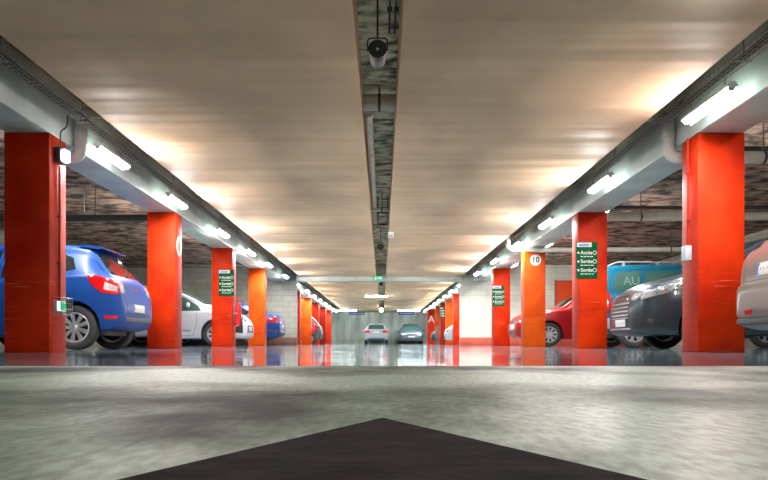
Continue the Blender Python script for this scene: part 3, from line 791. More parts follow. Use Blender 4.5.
    def line(s, view, pts, w=0.007, m='seam', name='panel_gap', off=0.0016):
        pts = [Vector(p) for p in pts]; T = []; Q = []
        for i, p in enumerate(pts):
            t = (pts[min(i + 1, len(pts) - 1)] - pts[max(0, i - 1)]).normalized(); nn = Vector((-t.y, t.x)) * w / 2
            T.append(p + nn); Q.append(p - nn)
        return s.patch(name, view, T, Q, M[m], off=off, n=max(10, 8 * len(pts)), mrows=2)
    def sideline(s, pts, sides=('left', 'right'), **k):
        for v in sides: s.line(v, [(s.X(f), z) for f, z in pts], **k)
    def wheels(s, spokes=9, style='alloy', rimr=0.205):
        R = s.sp['wr']; wdt = 0.20
        for a in s.sp['axles']:
            for sd in (1, -1):
                b = B()
                h = wdt / 2
                lathe(b, [(rimr, -h * .8), (rimr + 0.02, -h * .95), (R - 0.05, -h), (R - 0.012, -h * .86), (R, -h * .6), (R, h * .6), (R - 0.012, h * .86), (R - 0.05, h), (rimr + 0.02, h * .95), (rimr, h * .8), (rimr, -h * .8)], 'Y', 40, cap=False)
                w = obj('wheel', b, M['tyre'], s.root, (s.X(a), sd * (s.hw - 0.125), R))
                b = B()
                lathe(b, [(rimr + 0.006, h * .84), (rimr - 0.006, h * .9), (rimr - 0.018, h * .72), (rimr - 0.02, -h * .6), (rimr, -h * .6), (rimr + 0.004, h * .78), (rimr + 0.006, h * .84)], 'Y', 40, cap=False)
                lathe(b, [(0.001, h * .78), (0.028, h * .76), (0.05, h * .6), (0.055, h * .3), (0.001, h * .3)], 'Y', 20)
                for k in range(spokes):
                    an = 2 * PI * k / spokes
                    q = B(); w0, w1 = 0.020 * 9 / max(spokes, 7), 0.034 * 9 / max(spokes, 7)
                    rings(q, [[Vector((r0, yy + (hh), zz)) for yy, zz in ((-.012, -ww), (.0, -ww * .8), (.0, ww * .8), (-.012, ww))] for r0, ww, hh in ((0.035, w0, h * .66), (0.11, (w0 + w1) / 2, h * .74), (rimr - 0.012, w1, h * .80))])
                    merge(b, q, Matrix.Rotation(an, 4, 'Y'))
                if sd < 0: xf(b, Matrix.Scale(-1, 4, (0, 1, 0)))
                obj('rim', b, M['rim'], w)
                b = B(); lathe(b, [(0.001, sd * h * .2), (rimr - 0.022, sd * h * .2), (rimr - 0.022, sd * h * .05), (0.001, sd * h * .05)], 'Y', 28)
                obj('brake_disc', b, M['rimdark'], w)
    def mirrors(s, f, z, m=None, w=0.19):
        for sd in (1, -1):
            h = s.ray('left' if sd > 0 else 'right', s.X(f), z)
            y0 = h[0].y if h else sd * s.hw * 0.9
            b = B(); bmesh.ops.create_uvsphere(b, u_segments=16, v_segments=10, radius=1.0)
            for v in b.verts:
                v.co = Vector((v.co.x * 0.055 * (1 if v.co.x > 0 else 0.55), v.co.y * w / 2, v.co.z * 0.072)); 
            xf(b, Matrix.Translation((s.X(f), y0 + sd * (w / 2 + 0.03), z + 0.03)))
            tube(b, [(s.X(f), y0 - sd * 0.03, z - 0.01), (s.X(f), y0 + sd * 0.07, z + 0.01)], 0.022, 8)
            mo = obj('wing_mirror', b, m or s.pm, s.root)
            b = B(); lathe(b, [(0.001, 0), (1, 0), (1, 0.01), (0.001, 0.01)], 'X', 20)
            for v in b.verts: v.co = Vector((v.co.x * 0.5, v.co.y * w * 0.42, v.co.z * 0.058))
            xf(b, Matrix.Translation((s.X(f) - 0.034, y0 + sd * (w / 2 + 0.03), z + 0.03)))
            obj('mirror_glass', b, M['chrome'], mo)
    def plate(s, view, z, y=0.0, w=0.50, h=0.11, m='plate', band=True):
        t = [(y - w / 2, z + h / 2), (y + w / 2, z + h / 2)]; bt = [(y - w / 2, z - h / 2), (y + w / 2, z - h / 2)]
        p = s.patch('number_plate', view, t, bt, M[m], off=0.012, n=8, mrows=3, sink=0.004)
        lf = -1 if view == 'rear' else 1            # left edge as one reads it
        lf = 1 if view == 'rear' else -1
        if band:
            e0 = y + lf * w / 2 * 0.985; e1 = y + lf * (w / 2 - 0.05)
            s.patch('country_band', view, [(e0, z + h * .46), (e1, z + h * .46)], [(e0, z - h * .46), (e1, z - h * .46)], M['plateb'], off=0.0145, n=3, mrows=2, parent=p, sink=0.0)
        # unreadable dark characters
        x = y + lf * (w / 2 - 0.075); rnd = random.Random(int(z * 997))
        for k in range(7):
            ww = rnd.uniform(0.024, 0.036)
            s.patch('character', view, [(x, z + h * .28), (x - lf * ww, z + h * .28)], [(x, z - h * .28), (x - lf * ww, z - h * .28)], M['ink'], off=0.0145, n=2, mrows=2, parent=p, sink=0.0)
            x -= lf * (0.052 + (0.018 if k in (1, 4) else 0))
        return p
    def handles(s, fs, z):
        for f in fs:
            s.sidep('door_handle', [(f - 0.09, z + 0.016), (f + 0.09, z + 0.022)], [(f - 0.09, z - 0.012), (f + 0.09, z - 0.008)], s.pm, off=0.028, n=10, mrows=4)

HATCH = dict(L=4.06, W=1.73, axles=(0.83, 3.42), wr=0.31, arch=0.355,
    top=[(0, .60), (.03, .68), (.12, .77), (.35, .86), (.8, .95), (1.12, 1.01), (1.5, 1.24), (1.85, 1.43), (2.2, 1.49), (2.7, 1.50), (3.2, 1.475), (3.52, 1.43), (3.60, 1.38), (3.74, 1.22), (3.88, 1.04), (3.97, .95), (4.02, .82), (4.05, .68), (4.06, .60)],
    belt=[(0, .57), (.12, .72), (.35, .79), (.8, .87), (1.12, .92), (2, .945), (3.0, .985), (3.6, 1.02), (3.88, .99), (3.97, .91), (4.02, .79), (4.06, .57)],
    bot=[(0, .30), (.1, .24), (.5, .21), (2, .20), (3.4, .22), (3.8, .27), (4.0, .33), (4.06, .40)],
    wid=[(0, .62), (.03, .72), (.1, .82), (.25, .92), (.5, .985), (.85, 1), (3.4, 1), (3.7, .975), (3.9, .93), (4.0, .88), (4.04, .82), (4.06, .74)],
    tw=[(0, .5), (.12, .66), (.35, .76), (.9, .82), (1.12, .82), (1.85, .66), (2.4, .65), (3.5, .66), (3.62, .66), (3.88, .74), (4.0, .74), (4.06, .66)])

def scaled(sp, L=None, W=None, H=None, over=None):
    q = {k: (list(v) if isinstance(v, list) else v) for k, v in sp.items()}
    kl = (L or sp['L']) / sp['L']; kh = H or 1.0
    if L:
        for k in ('top', 'belt', 'bot', 'wid', 'tw'): q[k] = [(a * kl, b) for a, b in q[k]]
        q['axles'] = tuple(a * kl for a in sp['axles']); q['L'] = L
    if W: q['W'] = W
    for k in ('top', 'belt'): q[k] = [(a, b * kh) for a, b in q[k]]
    if over: q.update(over)
    return q

def common(c, sp, glass='glass', door=(1.35, 2.35, 3.15), mir=(1.45, 0.98), k=1.0, h=1.0):
    """glazing, seams, handles shared by the hatchback shapes; k, h stretch them to the car"""
    g = M[glass]
    def P(l): return [(a * k, z * h) for a, z in l]
    c.sidep('front_window', P([(1.50, 1.055), (1.80, 1.29), (2.02, 1.385), (2.32, 1.405)]), P([(1.36, .975), (1.7, .98), (2.0, .985), (2.32, .99)]), g)
    c.sidep('rear_side_window', P([(2.40, 1.405), (2.75, 1.405), (3.12, 1.375), (3.34, 1.29)]), P([(2.40, .995), (2.8, 1.01), (3.1, 1.04), (3.42, 1.12)]), g)
    c.patch('windscreen', 'front', [(-.50, 1.405 * h), (0, 1.425 * h), (.50, 1.405 * h)], [(-.63, 1.045 * h), (0, 1.05 * h), (.63, 1.045 * h)], g)
    c.sideline(P([(1.28, .96), (1.26, .6), (1.34, .28)])); c.sideline(P([(2.36, 1.42), (2.37, .9), (2.34, .26)])); c.sideline(P([(3.40, 1.12), (3.28, .9), (3.06, .66), (2.98, .30)]))
    c.sideline(P([(1.34, .285), (2.2, .27), (2.98, .285)]))
    c.handles([2.18 * k, 3.10 * k], .86 * h)
    c.mirrors(mir[0] * k, mir[1] * h)

# --- blue hatchback, rear to the aisle, left
c = Car('hatchback', 'bright blue hatchback parked tail out between the two nearest left pillars', 'car', (-3.60 - 2.03, 11.62), PI, 'p_blue', HATCH)
common(c, HATCH); c.wheels(9)
c.patch('rear_window', 'rear', [(-.50, 1.36), (0, 1.375), (.50, 1.36)], [(-.60, 1.06), (0, 1.055), (.60, 1.06)], M['glass'])
for q in (1, -1):
    v = 'left' if q > 0 else 'right'
    tl = c.patch('tail_lamp', v, [(c.X(3.60), 1.04), (c.X(3.72), 1.03), (c.X(3.90), .985), (c.X(4.005), .915)], [(c.X(3.60), 1.0), (c.X(3.68), .88), (c.X(3.80), .785), (c.X(4.005), .765)], M['tred'], off=0.012)
    c.patch('reversing_lens', v, [(c.X(3.83), .955), (c.X(3.99), .885)], [(c.X(3.81), .82), (c.X(3.99), .80)], M['tclear'], off=0.016, n=8, mrows=5, parent=tl)
    c.patch('fog_reflector', v, [(c.X(3.83), .475), (c.X(4.0), .475)], [(c.X(3.83), .425), (c.X(4.0), .43)], M['tred'], off=0.008, n=8, mrows=3)
c.mirp('tail_lamp_inner', 'rear', [(.50, .955), (.68, .965)], [(.55, .80), (.68, .79)], M['tclear'], off=0.012, n=8, mrows=5)
c.plate('rear', .60)
c.patch('bumper_trim', 'rear', [(-.62, .46), (.62, .46)], [(-.60, .40), (.60, .40)], M['dgrey'], off=0.006)
c.line('rear', [(-.62, 1.02), (-.60, .80), (-.50, .52), (.50, .52), (.60, .80), (.62, 1.02)])
c.patch('badge', 'rear', [(-.10, .885), (.10, .885)], [(-.10, .85), (.10, .85)], M['chrome'], off=0.008, n=6, mrows=3)
b = B(); prism(b, [(c.X(3.36), 1.492), (c.X(3.66), 1.462), (c.X(3.70), 1.440), (c.X(3.66), 1.425), (c.X(3.40), 1.455)], -.53, .53); 
obj('roof_spoiler', b, c.pm, c.root)
b = B(); box(b, c.X(3.705), c.X(3.69), -.14, .14, 1.438, 1.452, 0.003); obj('brake_light', b, M['tred'], c.root)
b = B(); tube(b, [(c.X(3.86), 0.0, 1.075), (c.X(3.90), 0.02, 1.075)], 0.025); tube(b, [(c.X(3.89), 0.02, 1.075), (c.X(3.76), -.30, 1.225)], 0.008, 6); obj('rear_wiper', b, M['black'], c.root)
b = B(); tube(b, [(c.X(2.0), 0, 1.50), (c.X(2.18), 0, 1.68)], 0.004, 6); obj('aerial', b, M['black'], c.root)
c.sidep('fuel_flap', [(3.22, .90), (3.40, .90)], [(3.22, .76), (3.40, .76)], c.pm, sides=('right',), off=0.003, n=8, mrows=5)
c.mirp('head_lamp', 'front', [(.40, .76), (.66, .78)], [(.40, .66), (.68, .62)], M['hlamp'], off=0.008)
c.patch('grille', 'front', [(-.36, .72), (.36, .72)], [(-.34, .62), (.34, .62)], M['black'])

# --- silver car mostly hidden behind it
SP = scaled(HATCH, 4.1, 1.74)
c = Car('hatchback', 'silver blue car mostly hidden between blue hatchback and second left pillar', 'car', (-4.06 - 2.05, 15.25), 0, 'p_silver', SP)
common(c, SP, k=4.1 / 4.06); c.wheels(7)
c.mirp('head_lamp', 'front', [(.36, .77), (.64, .79)], [(.38, .66), (.66, .63)], M['hlamp'], off=0.008)
c.patch('grille', 'front', [(-.36, .66), (.36, .66)], [(-.40, .56), (.40, .56)], M['black'])
c.patch('lower_grille', 'front', [(-.5, .44), (.5, .44)], [(-.46, .36), (.46, .36)], M['black'])
c.plate('front', .50)

# --- white car, nose to the aisle, left
WSP = dict(HATCH); WSP.update(L=4.25, W=1.78, axles=(0.74, 3.45), wr=0.32, arch=0.37,
    top=[(0, .56), (.03, .64), (.12, .74), (.35, .87), (.75, .99), (1.0, 1.06), (1.45, 1.29), (1.9, 1.47), (2.3, 1.54), (2.9, 1.55), (3.5, 1.50), (3.85, 1.42), (4.05, 1.12), (4.18, .9), (4.25, .6)],
    belt=[(0, .53), (.12, .70), (.35, .80), (.75, .86), (1.0, .88), (2, .885), (3.2, .95), (3.85, .99), (4.05, .98), (4.18, .85), (4.25, .56)],
    bot=[(0, .28), (.1, .22), (.5, .20), (2, .20), (3.5, .22), (4.1, .30), (4.25, .38)],
    wid=[(0, .58), (.03, .70), (.1, .81), (.25, .91), (.5, .98), (.9, 1), (3.6, 1), (4.0, .95), (4.2, .86), (4.25, .76)],
    tw=[(0, .48), (.12, .64), (.35, .74), (.8, .80), (1.0, .81), (1.9, .66), (2.4, .65), (3.85, .66), (4.1, .72), (4.25, .66)])
c = Car('hatchback', 'white car parked nose out between third and fourth left pillars', 'car', (-3.47 - 2.125, 20.65), 0, 'p_white', WSP)
c.sidep('front_window', [(1.20, 1.04), (1.55, 1.24), (1.95, 1.40), (2.36, 1.44)], [(1.10, .905), (1.6, .90), (2.0, .905), (2.36, .91)], M['glassg'])
c.sidep('rear_side_window', [(2.44, 1.44), (2.9, 1.45), (3.3, 1.42), (3.6, 1.34)], [(2.44, .92), (2.9, .95), (3.3, .99), (3.7, 1.08)], M['glassg'])
c.patch('windscreen', 'front', [(-.52, 1.44), (0, 1.46), (.52, 1.44)], [(-.66, 1.08), (0, 1.09), (.66, 1.08)], M['glassg'])
c.sideline([(1.22, .98), (1.20, .6), (1.30, .28)]); c.sideline([(2.40, 1.44), (2.42, .9), (2.38, .27)]); c.sideline([(1.30, .29), (2.3, .275), (3.1, .29)])
c.handles([2.22, 3.2], .82); c.mirrors(1.42, 1.02, w=0.21); c.wheels(8)
for v in ('left', 'right'):
    c.patch('head_lamp', v, [(c.X(.62), .90), (c.X(.40), .845), (c.X(.10), .715)], [(c.X(.62), .88), (c.X(.36), .76), (c.X(.10), .64)], M['hlamp'], off=0.008)
    c.patch('fog_lamp_surround', v, [(c.X(.27), .50), (c.X(.07), .55)], [(c.X(.30), .36), (c.X(.07), .34)], M['black'], off=0.006, n=8, mrows=5)
c.mirp('head_lamp_inner', 'front', [(.36, .735), (.56, .755)], [(.38, .65), (.56, .65)], M['hlamp'], off=0.008)
c.patch('grille', 'front', [(-.36, .55), (.36, .55)], [(-.44, .36), (.44, .36)], M['black'], off=0.006)
c.patch('badge', 'front', [(-.07, .70), (.07, .70)], [(-.07, .62), (.07, .62)], M['chrome'], off=0.012, n=8, mrows=4)
c.plate('front', .46)
c.sidep('door_trim', [(1.35, .42), (3.1, .44)], [(1.35, .38), (3.1, .40)], M['chrome'], off=0.012, n=16, mrows=3)

# --- saloon shape
SAL = dict(HATCH); SAL.update(L=4.4, W=1.76, axles=(0.88, 3.50), wr=0.31, arch=0.355,
    top=[(0, .58), (.03, .66), (.12, .74), (.35, .84), (.9, .93), (1.25, .99), (1.65, 1.22), (2.0, 1.39), (2.35, 1.44), (2.85, 1.43), (3.2, 1.36), (3.55, 1.17), (3.72, 1.08), (4.0, 1.05), (4.25, 1.02), (4.34, .95), (4.38, .78), (4.4, .62)],
    belt=[(0, .55), (.12, .69), (.35, .77), (.9, .86), (1.25, .90), (2.2, .93), (3.2, .97), (3.72, .98), (4.25, .96), (4.34, .90), (4.38, .74), (4.4, .58)],
    bot=[(0, .28), (.1, .23), (.5, .2), (2, .2), (3.5, .22), (4.2, .28), (4.4, .38)],
    wid=[(0, .62), (.03, .72), (.1, .82), (.25, .92), (.5, .985), (.85, 1), (3.6, 1), (4.1, .96), (4.3, .91), (4.38, .84), (4.4, .76)],
    tw=[(0, .5), (.12, .66), (.35, .76), (1.25, .82), (2.0, .66), (2.4, .64), (3.2, .64), (3.72, .76), (4.25, .78), (4.4, .68)])
def saloon_glass(c, g='glass'):
    g = M[g]
    c.sidep('front_window', [(1.62, 1.04), (1.9, 1.24), (2.15, 1.33), (2.48, 1.35)], [(1.48, .955), (1.8, .96), (2.1, .965), (2.48, .97)], g)
    c.sidep('rear_side_window', [(2.56, 1.35), (2.85, 1.34), (3.12, 1.27), (3.36, 1.14)], [(2.56, .975), (2.8, .98), (3.1, 1.0), (3.42, 1.06)], g)
    c.patch('windscreen', 'front', [(-.50, 1.355), (0, 1.38), (.50, 1.355)], [(-.64, 1.02), (0, 1.03), (.64, 1.02)], g)
    c.patch('rear_window', 'rear', [(-.48, 1.34), (0, 1.36), (.48, 1.34)], [(-.58, 1.11), (0, 1.115), (.58, 1.11)], g)
    c.sideline([(1.40, .94), (1.38, .6), (1.46, .28)]); c.sideline([(2.52, 1.36), (2.53, .9), (2.5, .26)]); c.sideline([(1.46, .285), (2.3, .27), (3.1, .285)])
    c.handles([2.32, 3.26], .86); c.mirrors(1.58, .965)
c = Car('saloon', 'deep blue saloon parked tail out before the grey block wall', 'car', (-3.38 - 2.2, 26.75), PI, 'p_navy', SAL)
saloon_glass(c); c.wheels(7)
for v in ('left', 'right'):
    c.patch('tail_lamp', v, [(c.X(3.92), .955), (c.X(4.32), .945)], [(c.X(3.98), .78), (c.X(4.36), .76)], M['tred'], off=0.010, n=10, mrows=6)
    c.patch('bumper_guard', v, [(c.X(3.98), .52), (c.X(4.36), .52)], [(c.X(3.98), .46), (c.X(4.36), .46)], M['dgrey'], off=0.012, n=10, mrows=3)
c.mirp('tail_lamp_inner', 'rear', [(.42, .92), (.66, .92)], [(.42, .76), (.66, .76)], M['tred'], off=0.010, n=8, mrows=5)
c.plate('rear', .64); c.patch('bumper_trim', 'rear', [(-.6, .50), (.6, .50)], [(-.6, .44), (.6, .44)], M['chrome'], off=0.010)

# --- graphite car far left
c = Car('hatchback', 'small far graphite hatchback, tail out between far left pillars', 'car', (-3.15 - 2.03, 41.3), PI, 'p_graph', HATCH)
common(c, HATCH); c.wheels(7)
c.patch('rear_window', 'rear', [(-.50, 1.36), (0, 1.375), (.50, 1.36)], [(-.60, 1.06), (0, 1.055), (.60, 1.06)], M['glass'])
for v in ('left', 'right'): c.patch('tail_lamp', v, [(c.X(3.55), 1.01), (c.X(4.0), .92)], [(c.X(3.62), .86), (c.X(4.0), .80)], M['tred'], off=0.012)
c.mirp('tail_lamp_inner', 'rear', [(.42, .94), (.70, .96)], [(.46, .82), (.70, .80)], M['tred'], off=0.010, n=8, mrows=5)
c.plate('rear', .62); c.patch('bumper_trim', 'rear', [(-.62, .5), (.62, .5)], [(-.60, .38), (.60, .38)], M['dgrey'], off=0.008)

# --- two cars against the far wall
c = Car('hatchback', 'silver hatchback parked against the far wall, tail towards us', 'car', (-0.42, 56.0 + 2.1), PI / 2, 'p_silver', scaled(HATCH, 4.2, 1.76))
common(c, HATCH, k=4.2 / 4.06); c.wheels(7)
c.patch('rear_window', 'rear', [(-.50, 1.37), (0, 1.385), (.50, 1.37)], [(-.62, 1.08), (0, 1.08), (.62, 1.08)], M['glassg'])
c.mirp('tail_lamp', 'rear', [(.46, .98), (.72, .99)], [(.46, .82), (.72, .80)], M['tred'], off=0.012, n=10, mrows=6)
for v in ('left', 'right'): c.patch('tail_lamp_side', v, [(c.X(3.8), 1.0), (c.X(4.14), .93)], [(c.X(3.85), .86), (c.X(4.14), .80)], M['tred'], off=0.012)
c.plate('rear', .86, w=.52); c.patch('bumper_trim', 'rear', [(-.60, .40), (.60, .40)], [(-.58, .34), (.58, .34)], M['dgrey'], off=0.006)
c.patch('brake_light', 'rear', [(-.16, 1.425), (.16, 1.425)], [(-.16, 1.405), (.16, 1.405)], M['tred'], off=0.012, n=8, mrows=3)

c = Car('saloon', 'dark blue grey car against far wall, its front towards us', 'car', (2.10, 56.0 + 2.2), -PI / 2, 'p_slate', scaled(SAL, None, 1.80, 1.03))
saloon_glass(c, 'glassg'); c.wheels(7)
c.mirp('head_lamp', 'front', [(.50, .74), (.72, .77)], [(.52, .64), (.74, .62)], M['hlamp'], off=0.012, n=10, mrows=6)
c.patch('grille', 'front', [(-.30, .74), (.30, .74)], [(-.28, .62), (.28, .62)], M['black'], off=0.008)
c.patch('grille_bar', 'front', [(-.28, .69), (.28, .69)], [(-.28, .67), (.28, .67)], M['dgrey'], off=0.014, n=10, mrows=2)
c.patch('lower_grille', 'front', [(-.55, .42), (.55, .42)], [(-.52, .32), (.52, .32)], M['black'], off=0.008)
c.plate('front', .53, m='plate', w=.52)

# --- red hatchback on the right, nose to the aisle
c = Car('hatchback', 'red hatchback parked nose out behind pillar numbered 10', 'car', (3.48 + 2.03, 21.0), PI, 'p_red', HATCH)
common(c, HATCH); c.wheels(9)
for v in ('left', 'right'):
    c.patch('head_lamp', v, [(c.X(.62), .87), (c.X(.36), .81), (c.X(.09), .69)], [(c.X(.62), .85), (c.X(.34), .69), (c.X(.09), .60)], M['hlamp'], off=0.008)
    c.patch('bumper_strip', v, [(c.X(.40), .42), (c.X(.04), .44)], [(c.X(.40), .36), (c.X(.04), .37)], M['dgrey'], off=0.010, n=10, mrows=3)
    c.patch('side_moulding', v, [(c.X(1.36), .53), (c.X(2.3), .54)], [(c.X(1.36), .48), (c.X(2.3), .49)], M['dgrey'], off=0.010, n=10, mrows=3)
c.mirp('head_lamp_inner', 'front', [(.34, .72), (.54, .73)], [(.36, .62), (.54, .61)], M['hlamp'], off=0.008)
c.patch('grille', 'front', [(-.30, .68), (.30, .68)], [(-.28, .60), (.28, .60)], M['black']); c.patch('lower_grille', 'front', [(-.5, .44), (.5, .44)], [(-.48, .33), (.48, .33)], M['black'])
c.plate('front', .52)
c.sidep('hood_edge', [(.30, .835), (.8, .93), (1.2, .99)], [(.30, .825), (.8, .92), (1.2, .98)], M['seam'], off=0.002, n=14, mrows=2) if False else None

# --- teal van on the right, tail to the aisle
VAN = dict(HATCH); VAN.update(L=4.3, W=1.82, axles=(0.88, 3.58), wr=0.315, arch=0.36,
    top=[(0, .62), (.03, .70), (.12, .80), (.35, .95), (.8, 1.08), (1.0, 1.14), (1.4, 1.46), (1.75, 1.70), (2.1, 1.77), (2.9, 1.80), (3.9, 1.78), (4.1, 1.74), (4.17, 1.60), (4.24, 1.15), (4.28, .8), (4.3, .6)],
    belt=[(0, .58), (.12, .76), (.35, .90), (.8, 1.0), (1.2, 1.05), (2.2, 1.07), (3.5, 1.09), (4.1, 1.10), (4.24, 1.05), (4.28, .75), (4.3, .56)],
    bot=[(0, .30), (.1, .25), (.5, .22), (2, .22), (3.5, .24), (4.1, .28), (4.3, .36)],
    wid=[(0, .62), (.03, .72), (.1, .82), (.25, .92), (.5, .985), (.85, 1), (3.8, 1), (4.1, .975), (4.22, .94), (4.28, .88), (4.3, .80)],
    tw=[(0, .5), (.12, .66), (.35, .76), (1.0, .82), (1.75, .72), (2.4, .72), (4.1, .74), (4.24, .80), (4.3, .72)])
for _k in ('top', 'belt'): VAN[_k] = [(a, z * 0.955) for a, z in VAN[_k]]
c = Car('van', 'teal blue leisure van with roof rails, tail out behind dark car', 'van', (4.42 + 2.15, 16.85), 0, 'p_teal', VAN)
c.sidep('front_window', [(1.48, 1.25), (1.75, 1.52), (1.95, 1.545), (2.3, 1.575)], [(1.32, 1.10), (1.7, 1.11), (2.0, 1.115), (2.3, 1.12)], M['glassg'])
c.sidep('side_window', [(2.42, 1.575), (2.9, 1.58), (3.30, 1.575)], [(2.42, 1.12), (2.9, 1.13), (3.30, 1.14)], M['glassg'])
win = c.sidep('rear_side_window', [(3.40, 1.575), (3.7, 1.565), (3.90, 1.53)], [(3.40, 1.14), (3.7, 1.15), (4.02, 1.17)], M['glassg'])
c.patch('windscreen', 'front', [(-.54, 1.565), (0, 1.58), (.54, 1.565)], [(-.68, 1.18), (0, 1.2), (.68, 1.18)], M['glassg'])
c.patch('rear_window', 'rear', [(-.56, 1.545), (.56, 1.545)], [(-.64, 1.15), (.64, 1.15)], M['glassg'])
for v in ('left', 'right'): c.patch('tail_lamp', v, [(c.X(4.06), 1.10), (c.X(4.23), 1.10)], [(c.X(4.06), .76), (c.X(4.26), .76)], M['tred'], off=0.012, n=8, mrows=8)
c.mirp('tail_lamp_inner', 'rear', [(.72, 1.10), (.80, 1.10)], [(.70, .78), (.80, .78)], M['tred'], off=0.012, n=6, mrows=8)
c.sidep('side_moulding', [(1.34, .58), (3.1, .60)], [(1.34, .50), (3.1, .52)], M['dgrey'], off=0.012, n=14, mrows=3)
c.patch('bumper', 'rear', [(-.76, .62), (.76, .62)], [(-.74, .40), (.74, .40)], M['p_silver'], off=0.02)
for v in ('left', 'right'): c.patch('bumper_side', v, [(c.X(4.0), .60), (c.X(4.27), .60)], [(c.X(4.02), .38), (c.X(4.27), .40)], M['p_silver'], off=0.016, n=8, mrows=4)
c.plate('rear', .74)
for q in (1, -1):
    b = B(); tube(b, bend([(c.X(1.95), q * .56, 1.68), (c.X(2.10), q * .56, 1.765), (c.X(3.85), q * .56, 1.775), (c.X(4.02), q * .56, 1.69)], 0.10), 0.017, 8)
    for f in (2.3, 3.0, 3.7): box(b, c.X(f) - .03, c.X(f) + .03, q * .56 - .012, q * .56 + .012, 1.68, 1.775)
    obj('roof_rail', b, M['mgrey'], c.root)
c.sideline([(2.36, 1.58), (2.37, .9), (2.34, .26)]); c.sideline([(3.35, 1.58), (3.34, 1.0), (3.05, .3)]); c.sideline([(1.26, 1.08), (1.24, .6), (1.30, .28)])
c.handles([2.2, 2.55], .98); c.mirrors(1.42, 1.12, M['black'], .2); c.wheels(7)
h = c.ray('right', c.X(3.6), 1.36)
tb = text_bm('AU', 0.25, 0.001, 'CENTER', 0.005)
xf(tb, Matrix.Translation((c.X(3.60), h[0].y - 0.014, 1.36)) @ Matrix.Rotation(-0.22, 4, 'X') @ UPRIGHT)
obj('window_lettering', tb, mat('faded_lettering', (0.10, 0.19, 0.17), 0.5), c.root)

# --- dark people carrier, nose to the aisle, right
MPV = dict(HATCH); MPV.update(L=4.45, W=1.83, axles=(0.92, 3.65), wr=0.325, arch=0.375,
    top=[(0, .62), (.03, .72), (.12, .83), (.35, .95), (.75, 1.06), (1.05, 1.13), (1.5, 1.38), (1.9, 1.57), (2.3, 1.64), (2.9, 1.65), (3.7, 1.58), (4.1, 1.46), (4.25, 1.20), (4.36, .96), (4.43, .8), (4.45, .62)],
    belt=[(0, .59), (.12, .79), (.35, .88), (.75, .95), (1.05, 1.0), (2.2, 1.03), (3.5, 1.06), (4.1, 1.08), (4.25, 1.03), (4.36, .9), (4.45, .58)],
    bot=[(0, .28), (.1, .22), (.5, .20), (2, .2), (3.6, .22), (4.3, .30), (4.45, .38)],
    wid=[(0, .58), (.03, .69), (.1, .79), (.25, .89), (.5, .965), (.9, 1), (3.8, 1), (4.2, .95), (4.4, .86), (4.45, .78)],
    tw=[(0, .48), (.12, .64), (.35, .74), (1.05, .80), (1.9, .66), (2.5, .66), (4.1, .67), (4.3, .74), (4.45, .68)])
c = Car('people_carrier', 'dark slate people carrier, nose out beside nearest right pillar', 'car', (3.57 + 2.225, 11.75), PI, 'p_dark', MPV)
c.sidep('front_window', [(1.24, 1.12), (1.6, 1.33), (1.95, 1.48), (2.4, 1.53)], [(1.20, 1.05), (1.6, 1.06), (2.0, 1.065), (2.4, 1.07)], M['glass'])
c.sidep('rear_side_window', [(2.48, 1.53), (2.9, 1.54), (3.4, 1.50), (3.8, 1.40)], [(2.48, 1.07), (2.9, 1.08), (3.4, 1.10), (3.9, 1.15)], M['glass'])
c.patch('windscreen', 'front', [(-.53, 1.54), (0, 1.56), (.53, 1.54)], [(-.66, 1.16), (0, 1.17), (.66, 1.16)], M['glass'])
c.sideline([(1.30, 1.03), (1.30, .6), (1.36, .28)]); c.sideline([(2.44, 1.53), (2.45, .9), (2.42, .27)]); c.sideline([(1.36, .29), (2.3, .275), (3.2, .29)])
c.handles([2.26, 3.3], .93); c.mirrors(1.5, 1.08); c.wheels(7)
for v in ('left', 'right'):
    hl = c.patch('head_lamp', v, [(c.X(.98), 1.02), (c.X(.66), .985), (c.X(.36), .90), (c.X(.085), .775)], [(c.X(.98), 1.0), (c.X(.62), .86), (c.X(.36), .785), (c.X(.085), .705)], M['hlamp'], off=0.010, n=24)
    for f, z, r in ((.34, .84, .045), (.56, .905, .05)):
        c.patch('lamp_reflector', v, [(c.X(f + r), z + r * .8), (c.X(f - r), z + r * .7)], [(c.X(f + r), z - r * .5), (c.X(f - r), z - r * .7)], M['chrome'], off=0.016, n=8, mrows=6, parent=hl)
    c.patch('fog_lamp', v, [(c.X(.22), .43), (c.X(.15), .43)], [(c.X(.22), .37), (c.X(.15), .37)], M['dgrey'], off=0.012, n=8, mrows=5)
    c.patch('fog_lamp_surround', v, [(c.X(.30), .48), (c.X(.05), .49)], [(c.X(.28), .33), (c.X(.05), .33)], M['black'], off=0.006, n=10, mrows=5)
    c.patch('bumper_vent', v, [(c.X(.42), .32), (c.X(.04), .33)], [(c.X(.42), .30), (c.X(.04), .31)], M['black'], off=0.006, n=10, mrows=2)
c.mirp('head_lamp_inner', 'front', [(.40, .80), (.60, .83)], [(.42, .71), (.60, .705)], M['hlamp'], off=0.010, n=10, mrows=6)
gr = c.patch('grille', 'front', [(-.40, .70), (.40, .70)], [(-.44, .44), (.44, .44)], M['black'], off=0.006)
for z in (.675, .615, .56, .505, .46): c.patch('grille_bar', 'front', [(-.39, z + .010), (.39, z + .010)], [(-.39, z - .010), (.39, z - .010)], M['mgrey'], off=0.016, n=12, mrows=2, parent=gr)
c.patch('upper_grille', 'front', [(-.34, .80), (.34, .80)], [(-.36, .765), (.36, .765)], M['black'], off=0.008)
c.patch('badge_bar', 'front', [(-.30, .758), (.30, .758)], [(-.30, .738), (.30, .738)], M['chrome'], off=0.014, n=12, mrows=2)
c.plate('front', .39)
c.patch('bumper_lip', 'front', [(-.48, .31), (.48, .31)], [(-.46, .29), (.46, .29)], M['mgrey'], off=0.01, n=12, mrows=2)

